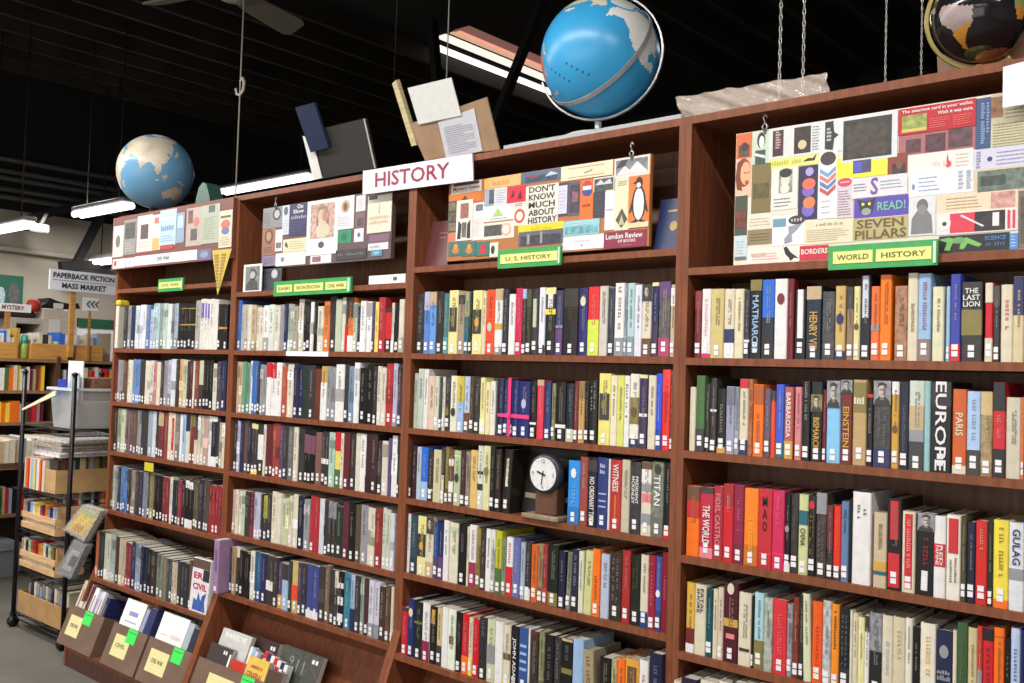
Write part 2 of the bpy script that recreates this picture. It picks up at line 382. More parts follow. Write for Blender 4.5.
# green framed white board and the arrow paper
XW = -9.15
y0,y1,z0,z1 = rX(78,318,140,352,XW)
t = thing('notice_board', 'white board with a green frame on the end wall, behind the sign post', 'notice board', (XW,y0,0)); W = y1-y0
m_gf = M((34,92,66),0.5)
MB().box(-.02,0,0,W,1.2,z1).build('board_panel', t, M((232,232,230),0.5))
for q in ((-.03,0,z1-.06,z1),): MB().box(-.02,.02,0,W,z1-.1,z1).build('frame_rail', t, m_gf)
for yy in (.42,): MB().box(-.02,.02,yy,yy+.08,1.2,z1-.1).build('frame_post', t, m_gf)
y0,y1,z0,z1 = rX(83,297,98.5,311.5,-6.28)
t = thing('arrow_paper', 'white paper with three black chevrons right of the sign post', 'paper', (-6.28,(y0+y1)/2,z0)); W = y1-y0; H = z1-z0
MB().box(-.004,0,-W/2,W/2,0,H).build('sheet', t, m_white)
mb = MB()
for k in range(3):
    c = -W*.26+k*W*.27
    mb.tube([(.002,c+.028,H*.75),(.002,c,H*.5),(.002,c+.028,H*.25)], .006, 4, smooth=False)
mb.build('chevrons', t, ink)
MB().box(-.012,-.004,-.01,.01,-(z0-1.635),.02).build('stake', t, m_pine2)
y0,y1,z0,z1 = rX(100,306,113,345,-6.6)
t = MB().bevbox(-.2,0,y0,y1,zt-.4,z0+.1,.005).build('cream_box', None, M((206,190,164),0.5), (-6.64,0,0)); tag(t,'cream box at the end of the bookcase, behind the last pine crate','box')
# low table with newspapers and a grey tub on the floor, far left
t = thing('table', 'low brown display table behind the wire cart at the photo edge', 'table', (-5.7,0,0))
MB().box(-.25,.2,-.6,.62,.86,.9).build('table_top', t, M((92,64,46),0.5,'wood'))
for sx in (-.22,.15):
    for sy in (-.55,.55): MB().box(sx,sx+.05,sy,sy+.05,0,.86).build('leg', t, M((84,58,42),0.5,'wood'))
mb = MB(); y = -.55
while y < .58:
    w = rng.uniform(.02,.05); mb.use(M(C(rng.choice(['wh','cr','gy','ta','pk','wh']))[0],0.5)); mb.box(-5.9,-5.5-rng.uniform(0,.02),y,y+w-.001,.9,1.06+rng.uniform(-.01,.015)); y += w
o = mb.build('magazines'); tag(o,'row of pale magazines standing on the low brown table','magazines',None,'stuff')
a = atZ(6,566,.02)
t = MB(); 
for k,(za,zb,r0,r1) in enumerate(((0,.2,.0,.03),)):
    t.hull8([(-.25,-.35,0),(.25,-.35,0),(.25,.35,0),(-.25,.35,0)],[(-.3,-.4,.2),(.3,-.4,.2),(.3,.4,.2),(-.3,.4,.2)])
t.bevbox(-.32,.32,-.42,.42,.2,.225,.01)
o = t.build('storage_tub', None, M((128,134,142),0.5), (a.x+.05,a.y-.38,0)); tag(o,'grey plastic tub with lid on the floor at the photo edge','tub')
# ---------------------------------------------------------------- wire cart beside the bookcase end
m_bl = M((24,23,24),0.35,'plain',0.3)
CX0, CX1, CYF, CYB = -4.58, -3.90, -.08, .40
t = thing('wire_cart', 'black wire shelf cart on casters beside the bookcase end', 'cart', ((CX0+CX1)/2,(CYF+CYB)/2,0))
ox, oy = (CX0+CX1)/2, (CYF+CYB)/2
for xx in (CX0,CX1):
    for yy in (CYF,CYB):
        q = MB().tube([(xx-ox,yy-oy,.075),(xx-ox,yy-oy,1.55)], .0135, 10).lathe([(.018,0),(.018,.012),(.006,.02)], (xx-ox,yy-oy,1.545), 10).build('post', t, m_bl)
        c = MB().tube([(xx-ox-.014,yy-oy,.032),(xx-ox+.014,yy-oy,.032)], .032, 16).box(xx-ox-.02,xx-ox+.02,yy-oy-.012,yy-oy+.012,.055,.085).build('caster', t, m_bl)
CSH = [.095,.365,.60,.845,1.235]
for z in CSH:
    mb = MB()
    A = [(CX0-ox,CYF-oy),(CX1-ox,CYF-oy),(CX1-ox,CYB-oy),(CX0-ox,CYB-oy)]
    for dz in (-.0,-.03):
        for i in range(4): mb.tube([(A[i][0],A[i][1],z+dz-.006),(A[(i+1)%4][0],A[(i+1)%4][1],z+dz-.006)], .004, 5)
    for k in range(1,16):
        xx = A[0][0]+(A[1][0]-A[0][0])*k/16; mb.tube([(xx,A[0][1],z-.004),(xx,A[2][1],z-.004)], .0025, 4)
    mb.build('wire_shelf', t, m_bl)
def place_box(name, cat, label, x0, x1, y0, y1, z0, z1, mat, wall=.006, group=None):
    """open cardboard box"""
    t = thing(name, label, cat, ((x0+x1)/2,(y0+y1)/2,z0), group); w = (x1-x0)/2; d = (y1-y0)/2; h = z1-z0
    MB().box(-w,w,-d,-d+wall,0,h).build('front_panel', t, mat); MB().box(-w,w,d-wall,d,0,h).build('back_panel', t, mat)
    MB().box(-w,-w+wall,-d+wall,d-wall,0,h).build('side_panel', t, mat); MB().box(w-wall,w,-d+wall,d-wall,0,h).build('side_panel', t, mat)
    MB().box(-w+wall,w-wall,-d+wall,d-wall,0,wall).build('bottom_panel', t, mat)
    return t
m_card = M((176,136,88),0.7,'card'); m_kraft = M((190,152,104),0.7,'card')
place_box('cardboard_box','box','tan cardboard box on the bottom of the wire cart', -4.55,-3.93,-.07,.36,.098,.225, m_card)
mb = MB()
for k in range(14):
    xx = -4.5+k*.04; mb.use(M(C(['gy','dk','wh','ta','lb','gy','cr'][k%7])[0],0.5)); mb.box(xx,xx+.03,-.03,.2,.11,.27+.03*((k*7)%4)/3)
o = mb.build('clear_wrapped_papers'); tag(o,'grey wrapped papers standing in the tan box low on the cart','papers',None,'stuff')
def slat_crate(label, x0, x1, y0, y1, z0, cols, bookh, blabel):
    t = thing('slatted_crate', label, 'crate', ((x0+x1)/2,(y0+y1)/2,z0), 'pale slatted crates on the wire cart'); w=(x1-x0)/2; d=(y1-y0)/2
    mc = M((212,172,126),0.6,'pine')
    for s in (-1,1):
        for zz in (.0,.06): MB().box(-w,w,s*d-(.01 if s>0 else 0),s*d+(0 if s>0 else .01),zz+.005,zz+.04).build('slat', t, mc)
        MB().box(s*w-(.012 if s>0 else 0),s*w+(0 if s>0 else .012),-d+.01,d-.01,0,.17).build('end_panel', t, mc)
    MB().box(-w+.012,w-.012,-d+.01,d-.01,0,.006).build('bottom_panel', t, mc)
    xx = x0+.02; k = 0
    while xx < x1-.05:
        wd = .028+.012*((k*5)%3)/2
        m = MB(); b = thing('paperback', '%s paperback in the %s, %s' % (C(cols[k%len(cols)])[1], blabel, ['first','second','third','fourth','fifth','sixth','seventh','eighth','ninth','tenth','eleventh','twelfth','thirteenth','fourteenth','fifteenth','sixteenth'][k]+' from its outer end'), 'paperback', (xx+wd/2,y0+.014,z0+.007), 'paperbacks in slatted crates')
        MB().box(-wd/2,wd/2,0,.11,0,bookh*(1-.08*((k*3)%4)/3)).build('cover', b, M(C(cols[k%len(cols)])[0],0.4))
        MB().box(-wd/2+.002,wd/2-.002,-.001,.0005,.02,.05).build('spine_band', b, M(C('cr')[0],0.5))
        xx += wd+.001; k += 1
slat_crate('pale slatted crate on the middle shelf of the wire cart', -4.57,-4.1,-.065,.11,.604, ['gy','nv','lb','wh','ye#d8c838','cr','rd','dk','or'], .16, 'upper slatted crate')
slat_crate('pale slatted crate on the shelf above the bottom cardboard box', -4.57,-4.08,-.065,.11,.369, ['wh','dk','lg','ol','rd','mr','or','go'], .165, 'lower slatted crate')
# plastic wrapped magazines leaning on the cart
def wrapped(label, x0, x1, y, z, lean, h, cols, roll=0):
    t = thing('wrapped_magazine', label, 'magazine', ((x0+x1)/2,y,z), None, (0,roll,0)); w=(x1-x0)/2
    MB().bevbox(-w,w,0,.03,0,h,.003).build('cover', t, M(C(cols[0])[0],0.4,'print'))
    for k, cc in enumerate(cols[1:]): MB().box(-w*.8,w*(.1+.2*k),-.002,0,h*(.12+.25*k),h*(.3+.25*k)).build('picture', t, M(C(cc)[0],0.4,'print'))
    MB().bevbox(-w-.006,w+.006,-.008,.038,-.001,h+.006,.004).build('wrapper', t, plastic((220,220,225),.25,.12,'clear_wrap'))
    return t
def wrapped_px(label, pix, Y, cols):
    P = [atY(u,v,Y) for u,v in pix]; c = sum(P, Vector())/4
    t = thing('wrapped_magazine', label, 'magazine', c); Q = [q-c for q in P]; bk = Vector((0,.03,0))
    MB().hull8([q+bk for q in Q], Q).build('cover', t, M(C(cols[0])[0],.4,'print'))
    dx = Q[1]-Q[0]; dz = Q[3]-Q[0]
    for k, (cc,a,b,e,f) in enumerate(cols[1:]): MB().plate(Q[0]+dx*a+dz*b+Vector((0,-.001-.0004*k,0)), dx*e, dz*f, .001).build('picture', t, M(C(cc)[0],.4,'print'))
    MB().hull8([q*1.06+bk*1.2 for q in Q],[q*1.06-bk*.15 for q in Q]).build('wrapper', t, plastic((235,235,240),.16,.1,'clear_wrap'))
wrapped_px('yellow picture magazine in clear wrap leaning on the cart beside the upper crate', [(64,529),(84,541),(101,511),(83,505)], -.1, ['gy#b4a890',('ye#e0bc40',.1,.1,.7,.7),('lg#a0b478',.2,.75,.5,.18),('go#c88c32',.3,.15,.35,.25)])
wrapped_px('grey picture magazine in clear wrap leaning beside the lower crate', [(57,572),(71,578),(86,546),(74,540)], -.1, ['gy#78787c',('wh#a0a0a8',.15,.15,.6,.6),('dk',.4,.3,.4,.3)])
wrapped('dark wrapped magazine standing deep in the cart', -3.98,-3.72,.22,.60,.2,.22,['dk','ol'],0)
wrapped('dark green wrapped magazine low on the cart beside the bookcase', -3.98,-3.72,.22,.37,.2,.2,['ol','dk'],0)
# box of books on the upper shelf and wrapped newspapers on it
place_box('cardboard_box','box','tan cardboard box of books on the upper shelf of the wire cart', -4.27,-4.13,-.06,.37,.848,.985, m_kraft)
mb = MB(); yy = -.045
k = 0
while yy < .34:
    w = .02+.015*((k*7)%3)/2; mb.use(M(C(['dk','br','mr','gy','dg','ta','br','gy','ol'][k%9])[0],0.5)); mb.box(-4.255,-4.145,yy,yy+w-.001,.856,1.04+.02*((k*5)%3)/2); yy += w; k += 1
o = mb.build('boxed_books'); tag(o,'old books standing in the tan box on the upper cart shelf','books',None,'stuff')
mb = MB(); xx = -4.57; k = 0
while xx < -4.3:
    w = .02+.012*((k*5)%3)/2; mb.use(M(C(['wh','or','rd','cr','lb','ye','gy'][k%7])[0],0.4)); mb.box(xx,xx+w-.001,-.06,.1,.846,1.03+.02*((k*3)%3)/2); xx += w; k += 1
o = mb.build('comic_books'); tag(o,'colourful thin comics standing left of the tan book box','comics',None,'stuff')
mb = MB()
rp = random.Random(4); zz = 0
for k in range(9):
    h_ = .008+.006*rp.random(); a_ = rp.uniform(-.015,.015); tt = .012*math.sin(k*.8)
    mb.use(M(rp.choice([(206,200,196),(186,178,176),(166,150,140),(214,208,200),(96,84,78)]),.5,'print'))
    mb.hull8([(-.16+a_,-.2+tt,zz),(.16+a_,-.19,zz),(.155+a_,.19,zz),(-.16+a_,.2,zz)],[(-.155+a_,-.2+tt,zz+h_),(.15+a_,-.185,zz+h_*.9),(.15+a_,.19,zz+h_),(-.155+a_,.2,zz+h_)]); zz += h_
t = thing('newspaper_bundle', 'bundle of newspapers in clear wrap lying on the boxed books', 'newspapers', (-4.26,.14,1.062))
mb.build('papers', t)
mb = MB(); mb.hull8([(-.18,-.21,.0),(.18,-.21,.0),(.18,.21,.0),(-.18,.21,.0)],[(-.15,-.18,.118),(.14,-.18,.105),(.13,.19,.115),(-.16,.19,.125)])
mb.build('wrapper', t, plastic((235,232,236),.16,.1,'clear_wrap2'))
# clear storage bin on the top shelf
t = thing('storage_bin', 'translucent plastic bin with papers on the top shelf of the wire cart', 'bin', (-4.08,.15,1.238))
mb = MB(); a = [(-.14,-.2,0),(.12,-.2,0),(.12,.21,0),(-.14,.21,0)]; b = [(-.16,-.22,.23),(.15,-.22,.23),(.15,.24,.23),(-.16,.24,.23)]
n8 = [Vector(p) for p in a+b]
mb.raw(n8, [(3,2,1,0),(0,1,5,4),(1,2,6,5),(2,3,7,6),(3,0,4,7)])
o = mb.build('bin_body', t, plastic((206,212,216),.5,.25,'frosted_plastic')); 
mb = MB(); mb.box(-.175,.165,-.235,-.215,.22,.235); mb.box(-.175,.165,.235,.255,.22,.235); mb.box(-.175,-.155,-.215,.235,.22,.235); mb.box(.145,.165,-.215,.235,.22,.235)
mb.build('rim', t, M((200,206,210),0.4))
o = MB().bevbox(-4.20,-3.975,-.03,.33,1.242,1.40,.01).build('paper_stack', None, M((170,160,140),0.6,'print')); tag(o,'stack of papers inside the translucent bin','papers')
def leaf(name, label, cat, x0, x1, y, z0, z1, mat, lean=0):
    o = MB().box(x0,x1,y,y+.006,z0,z1).build(name, None, mat); tag(o, label, cat); return o
leaf('white_sheet','white sheet standing up in the back of the plastic bin','paper',-4.17,-3.98,.0,1.402,1.63,m_white)
leaf('folder','blue folder sticking out of the plastic bin','folder',-4.215,-4.1,-.04,1.402,1.52,M((40,60,160),0.4))
leaf('envelope','pale grey envelope sticking out of the plastic bin','envelope',-4.095,-3.98,-.02,1.402,1.56,M((176,186,200),0.5,'paper'))
o = MB().bevbox(-4.18,-3.98,.06,.32,1.402,1.535,.006).build('basket', None, M((128,92,66),0.7,'print')); tag(o,'brown woven basket in the plastic bin near the bookcase','basket')
a = atY(22,410.5,-.1); b = atY(55,395.5,-.1)
mb = MB().hull8([a,a+Vector((0,0,.012)),a+Vector((0,.006,.012)),a+Vector((0,.006,0))],[b+Vector((0,0,.0)),b+Vector((0,0,.03)),b+Vector((0,.006,.03)),b+Vector((0,.006,.0))])
o = mb.build('paper_flag', None, M((232,226,190),0.5,'paper')); tag(o,'slanted cream paper strip held on the front post of the wire cart','paper strip')
# ---------------------------------------------------------------- bookcases
D = [-3.63, -2.452, -1.222, 0.001, 1.22]
HT = 2.443; TS = .0215
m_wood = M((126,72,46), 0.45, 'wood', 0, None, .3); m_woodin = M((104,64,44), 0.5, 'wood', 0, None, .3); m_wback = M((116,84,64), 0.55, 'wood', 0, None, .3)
SHZ = [[2.035,1.707,1.413,1.140,.818,.458],[1.980,1.705,1.411,1.135,.846,.575],[2.038,1.702,1.412,1.141,.856,.553],[1.974,1.700,1.418,1.103,.815,.525]]
CASES = ['civil war bookcase','slavery bookcase','U.S. history bookcase','world history bookcase']
def slopeY(z): return -.19*(.63-z)/.51 if z < .63 else 0.0
case_lab = ['dark reddish wooden bookcase with the civil war card, at the end of the row','dark reddish wooden bookcase with the slavery and reconstruction card',
 'dark reddish wooden bookcase with the U.S. history card and a desk clock','dark reddish wooden bookcase with the world history card']
for k in range(4):
    x0, x1 = D[k], D[k+1]; cx = (x0+x1)/2; w = (x1-x0)/2-.0004
    t = thing('bookcase', case_lab[k], 'bookcase', (cx,0,0), 'wooden bookcases in a row')
    prof = [(0,HT),(0,.63),(-.19,.12),(-.19,0),(.29,0),(.29,HT)]
    for s in (-1,1):
        a, b = (-w,-w+TS) if s < 0 else (w-TS,w)
        pf = prof if (k or s > 0) else [(0,HT),(0,.63),(-.112,.33),(.05,.33),(-.03,.1),(-.19,.1),(-.19,0),(.29,0),(.29,HT)]
        MB().prism(pf, 'x', a, b).build('side_panel', t, m_wood)
    iw = w-TS
    MB().box(-iw,iw,0.0,.28,HT-.024,HT).build('top_panel', t, m_wood)
    for i, z in enumerate(SHZ[k]):
        yf = 0.0 if i < 5 else slopeY(z)-.004
        MB().box(-iw,iw,yf,.28,z-.022,z).build('shelf', t, m_wood)
    MB().box(-iw,iw,.28,.289,.1,HT).build('back_panel', t, m_wback)
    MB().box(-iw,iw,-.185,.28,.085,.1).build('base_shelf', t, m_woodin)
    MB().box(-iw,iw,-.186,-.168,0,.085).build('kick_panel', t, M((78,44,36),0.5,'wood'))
    # rear slope board inside the base trough
    z5 = SHZ[k][5]-.024
    MB().hull8([(-iw,.0,.1),(iw,.0,.1),(iw,.015,.1),(-iw,.015,.1)],[(-iw,.18,z5),(iw,.18,z5),(iw,.195,z5),(-iw,.195,z5)]).build('slope_panel', t, m_wood)
# ---------------------------------------------------------------- books
CROP = {'A':(680,260,5.689),'B':(844,260,5.689),'C':(680,365,5.689),'D':(844,365,5.689),'E':(675,470,5.689),'F':(844,480,5.689),'G':(675,563,5.689),'H':(844,563,5.689),
 'I':(400,270,6.827),'J':(540,270,6.827),'K':(400,360,6.827),'L':(540,360,6.827),'M':(400,430,6.827),'N':(540,440,6.827),'O':(390,500,6.827),'Q':(535,530,6.827),
 'R':(390,583,6.827),'S':(535,583,6.827),'T':(225,280,5.689),'U':(225,390,5.689),'W':(215,480,5.689),'X':(90,280,6.827),'Y':(90,370,6.827),'Z':(90,450,6.827),'a':(50,520,5.689),'V':(660,640,8.533)}
m_pages = M((182,174,160),0.8,'pages'); m_pages2 = M((158,146,128),0.8,'pages'); m_label = M((232,230,232),0.45,'paper')
ORD = ['first','second','third','fourth','fifth','sixth','seventh','eighth','ninth','tenth','eleventh','twelfth']
def lum(c): return .3*c[0]+.59*c[1]+.11*c[2]
def contrast(c):
    return (70,58,52) if lum(c) > 120 else (196,186,160)
LEGIBLE = {'MATRIARCH','HENRY VIII','EUROPE','EINSTEIN','BISMARCK','BARBAROSSA','THE WORLD','FIDEL CASTRO','CHINA','RED/FAMINE','GULAG','FATAL/SHORE','WITNESS','TITAN','NO ORDINARY TIME','PRESIDENT/MCKINLEY','JOHN ADAMS','PARIS'}
def glyphs(m, rng, x, wd, a0, a1, n):
    '''a line of lettering too small to read: broken strokes running down the spine'''
    z = a1; st = (a1-a0)/max(n,1)
    for i in range(n):
        if rng.random() < .88:
            l = st*rng.uniform(.5,.72); k = rng.random()
            if k < .45: m.box(x,x+wd,-.0016,.0005,z-l*.35,z); m.box(x,x+wd*.3,-.0016,.0005,z-l,z-l*.35)
            elif k < .8: m.box(x,x+wd*.25,-.0016,.0005,z-l,z); m.box(x+wd*.7,x+wd,-.0016,.0005,z-l,z); m.box(x+wd*.25,x+wd*.7,-.0016,.0005,z-l*.3,z)
            else: m.box(x,x+wd,-.0016,.0005,z-l*.3,z); m.box(x,x+wd,-.0016,.0005,z-l,z-l*.7)
        z -= st
class Bk: pass
def parse(rows, bay, row, spineY):
    out = []; cur = None
    for ln in rows.strip().split('\n'):
        ln = ln.strip()
        if not ln: continue
        if len(ln) == 1: cur = CROP[ln]; continue
        p = ln.split(); b = Bk(); x0, x1, yt = float(p[0]), float(p[1]), float(p[2])
        u0, u1, v = cur[0]+x0/cur[2], cur[0]+x1/cur[2], cur[1]+yt/cur[2]
        b.a = atY(u0, v+46, spineY).x; b.b = atY(u1, v+46, spineY).x
        b.h = atY((u0+u1)/2, v, spineY).z - SHZ[bay][row]
        b.col, b.word = C(p[3]); b.tok = [q.split(':') for q in p[4:]]
        out.append(b)
    out.sort(key=lambda q: q.a)
    lo = D[bay]+TS+.002; hi = D[bay+1]-TS-.002
    for i, b in enumerate(out):
        if i: b.a = max(b.a, out[i-1].b+.0006)
        if i+1 < len(out): b.b = min(b.b, max(out[i+1].a-.0006, b.a+.007))
        b.a = max(b.a, lo); b.b = max(b.b, b.a+.007); b.b = min(b.b, hi); b.h = min(max(b.h, .12), .29)
    return out
BANDW = {}
def describe(b):
    d = ''
    bands = [t for t in b.tok if t[0] == 'b']
    w = b.b-b.a
    if w > .04: d += 'thick '
    elif w < .013: d += 'thin '
    if b.h > .245: d += 'tall '
    elif b.h < .175: d += 'short '
    d += b.word + ' book'
    if bands:
        t = bands[0]; a0, a1 = float(t[1]), float(t[2]); cw = C(t[3])[1]
        pos = 'foot' if a1 < .5 else ('top' if a0 > .5 else 'middle')
        d += ' with %s %s' % (cw, pos)
    elif any(t[0] in 'th' and C(t[2])[1] != b.word for t in b.tok):
        t = [t for t in b.tok if t[0] in 'th'][0]; d += ' with %s lettering' % C(t[2])[1]
    return d
def shade_extra(b, root, w, h, H, e, rng):
    '''thin rules and a tone-on-tone panel, as most jackets have'''
    if w < .012 or any(t[0] in 'bpn' for t in b.tok) or rng.random() < .35: return
    k = rng.choice((.72,.8,1.22)); col = tuple(min(235,max(10,int(c*k+4))) for c in b.col)
    x = H*.995; y = -.0004; m = MB()
    poly = [(-x,e*.6),(-x+e*.4,e*.25+y),(0,y),(x-e*.4,e*.25+y),(x,e*.6)]
    if rng.random() < .5: a = rng.choice((.0,.72)); m.prism(poly, 'z', max(.0006,h*a), min(h-.0006,h*(a+.27)))
    else:
        a = rng.choice((rng.uniform(.12,.2), rng.uniform(.78,.95))); m.prism(poly, 'z', h*a, h*a+.0028)
    m.build('spine_rule', root, M(col, .35))
def make_book(b, label, loc, group):
    w = b.b-b.a; h = b.h; rng = random.Random(int(b.a*1e5)); d = rng.uniform(.15,.19)*(1 if h < .26 else 1.1); t = .0022
    root = thing('book', label, 'book', loc, group)
    for tk in b.tok:
        if tk[0] == 'L': root.rotation_euler = (0, math.radians(float(tk[1])), 0)
    H = w/2; e = min(.004, w*.25)
    outer = [(-H,d),(-H,e),(-H+e*.6,e*.3),(0,0),(H-e*.6,e*.3),(H,e),(H,d)]
    inner = [(-H+t,d),(-H+t,e+t),(0,e+t),(H-t,e+t),(H-t,d)]
    vs = []; P = outer+inner[::-1]; n = len(P)
    vs = [(x,y,0) for x,y in P]+[(x,y,h) for x,y in P]
    o7 = list(range(7)); i5 = [11,10,9,8,7]    # inner indices in the same order as inner
    mp = [(0,0),(1,1),(2,1),(3,2),(4,3),(5,3),(6,4)]
    fs = [(i,(i+1)%n,n+(i+1)%n,n+i) for i in range(n)]
    for q in range(6):
        a, ia = mp[q]; c, ic = mp[q+1]
        f = (a,c,i5[ic],i5[ia]) if ia != ic else (a,c,i5[ia])
        fs.append(tuple(reversed(f))); fs.append(tuple(x+n for x in f))
    MB().raw(vs, fs).build('cover', root, M(b.col, .32, 'print' if b.word in ('charcoal','brown','olive','grey') else 'plain', 0, None, .35))
    shade_extra(b, root, w, h, H, e, rng)
    MB().box(-H+t,H-t,e+t+.0005,d-.003,.002,h-.003).build('pages', root, m_pages if rng.random() < .6 else m_pages2)
    stick = True; title = True; tz0, tz1 = .3, .92
    for tk in b.tok:
        k = tk[0]
        if k == 'n': stick = False
        elif k == 'q': title = False
        elif k == 'b':
            a0, a1 = float(tk[1])*h, float(tk[2])*h; wf = float(tk[4]) if len(tk) > 4 else .995
            x = H*wf
            y = -.0008 if wf > .9 else -.0012
            poly = [(-x,e*.55 if wf > .9 else .001),(-x+e*.4,e*.2+y if wf > .9 else y),(0,y),(x-e*.4,e*.2+y if wf > .9 else y),(x,e*.55 if wf > .9 else .001)]
            MB().prism(poly, 'z', max(a0,.0005), min(a1,h-.0004)).build('spine_band', root, M(C(tk[3])[0], .35))
        elif k == 'e':
            a0 = float(tk[1])*h; r = min(w*.36,.011)
            MB().plate((-r,-.0016,a0-r*1.5), (2*r,0,0), (0,0,3*r), .001, ell(14)).build('emblem', root, M(C(tk[2])[0], .4))
        elif k == 'p':   # a portrait picture on the spine
            a0, a1 = float(tk[1])*h, float(tk[2])*h; x = H*.97; hh = a1-a0
            m = MB().use(M(C(tk[3])[0], .4, 'print')); m.box(-x,x,-.0012,e*.6,a0,a1)
            dkc = M((58,54,54),.5); skin = M((190,180,170),.5); shade = M((120,110,104),.5)
            m.use(dkc); m.plate((-x*.95,-.0016,a0), (x*1.9,0,0), (0,0,hh*.34), .001, [(0,0),(1,0),(.93,.55),(.68,1),(.32,1),(.07,.55)])
            m.use(shade); m.plate((-x*.25,-.0018,a0+hh*.2), (x*.5,0,0), (0,0,hh*.25), .001)
            m.use(skin); m.plate((-x*.45,-.002,a0+hh*.3), (x*.9,0,0), (0,0,hh*.58), .001, ell(14))
            m.use(shade); m.plate((x*.1,-.0022,a0+hh*.36), (x*.34,0,0), (0,0,hh*.44), .001, ell(10)); m.plate((-x*.34,-.0023,a0+hh*.6), (x*.68,0,0), (0,0,hh*.06), .001); m.plate((-x*.16,-.0023,a0+hh*.42), (x*.32,0,0), (0,0,hh*.03), .001)
            m.use(dkc); m.plate((-x*.5,-.0025,a0+hh*.7), (x*1.0,0,0), (0,0,hh*.24), .001, [(0,0),(.18,.4),(.5,.45),(.85,.4),(1,0),(.96,.7),(.6,1),(.3,.95),(.04,.7)])
            m.build('cover_picture', root)
        elif k == 't':
            title = False; s = tk[1].replace('_',' '); a0, a1 = float(tk[3])*h, float(tk[4])*h
            lines = s.split('/'); m = MB(); lh = w*.66/len(lines)
            for j, l in enumerate(lines):
                x = w*.33-lh*(j+1)+lh*.12
                if s in LEGIBLE: m.text(l, (x,-.0022,a1), (0,0,a0-a1), (lh*.8,0,0), .015)
                else: glyphs(m, rng, x+lh*.22, lh*.4, a0, a1, int(len(l)*1.4))
            cc = C(tk[2])[0]; k2 = 1 if s in LEGIBLE else .62
            m.build('title', root, M(tuple(int(k2*p+(1-k2)*q) for p,q in zip(cc,b.col)), .4))
        elif k == 'h':
            title = False; s = tk[1].replace('_',' '); a0, a1 = float(tk[3])*h, float(tk[4])*h
            lines = s.split('/'); m = MB(); lh = (a1-a0)/len(lines)
            for j, l in enumerate(lines):
                if not l: continue
                ww = w*.8*min(1,(len(l)+1)/5)
                if s not in ('THE/LAST/LION','M/A/O'):
                    nn = max(3,len(l)); q = ww/nn
                    for i in range(nn): m.box(-ww/2+q*i,-ww/2+q*(i+.7),-.0016,.0005,a1-lh*(j+.9),a1-lh*(j+.9)+lh*rng.uniform(.4,.8))
                    continue
                m.text(l, (-ww/2,-.0022,a1-lh*(j+.9)), (ww,0,0), (0,0,lh*.8), .015)
            m.build('title', root, M(C(tk[2])[0], .4))
    if title and w > .009:
        m = MB(); z = h*rng.uniform(.82,.92); zend = h*rng.uniform(.35,.5); rows = 2 if w > .03 else 1
        lh = w*.36/rows
        while z > zend:
            l = rng.uniform(.004,.008)
            for r in range(rows):
                x = w*.25-lh*(r+1)+lh*.15
                if rng.random() < .85: m.box(x,x+lh*.7*rng.uniform(.6,1),-.0013,.001,z-l*.75,z)
            z -= l
        cc = contrast(b.col)
        m.build('title', root, M(tuple(int(.42*p+.58*q) for p,q in zip(cc,b.col)), .5))
    if stick:
        m = MB(); s = min(.0072, w*.32); z = rng.uniform(.006,.018)
        for j in range(2): m.box(-s,s,-.002,.001,z+j*.017,z+j*.017+.0135)
        m.build('call_number_label', root, m_label)
    return root
ROWN = ['','top book row','second book row','third book row','fourth book row','lowest book row']
NUM = ['','one','two','three','four','five']
def place_row(bay, row, data, spineY):
    bs = parse(data, bay, row, spineY); n = len(bs); where = '%s row %s' % (CASES[bay].replace(' bookcase',''), NUM[row])
    def short(b, lvl):
        d = describe(b)
        if lvl > 0:
            for a in ('thick ','thin ','tall ','short '): d = d.replace(a,'')
        if lvl > 1: d = d.split(' with ')[0]
        return d
    labs = []
    for lvl in (0,1,2):
        cand = []
        for i, b in enumerate(bs):
            L = bs[i-1].word if i else 'the upright'; R = bs[i+1].word if i+1 < n else 'the upright'
            if lvl == 0 and sum(1 for q in bs if q.word == b.word) == 1: cand.append('%s, %s' % (describe(b), where))
            else: cand.append('%s between %s and %s, %s' % (short(b,lvl), L, R, where))
        if lvl == 0: labs = cand
        else: labs = [c if len(l.split()) > 15 else l for l, c in zip(labs, cand)]
    for i, b in enumerate(bs):
        l = labs[i]
        if labs.count(l) > 1: l = ORD[[k for k in range(n) if labs[k] == l].index(i)]+' '+l
        make_book(b, l, ((b.a+b.b)/2, spineY, SHZ[bay][row]+.0003), 'books on shelf row %s of the %s' % (NUM[row], CASES[bay]))
BOOKS = {}
def rowY(bay, row): return .012 if row < 5 else slopeY(SHZ[bay][5])+.01
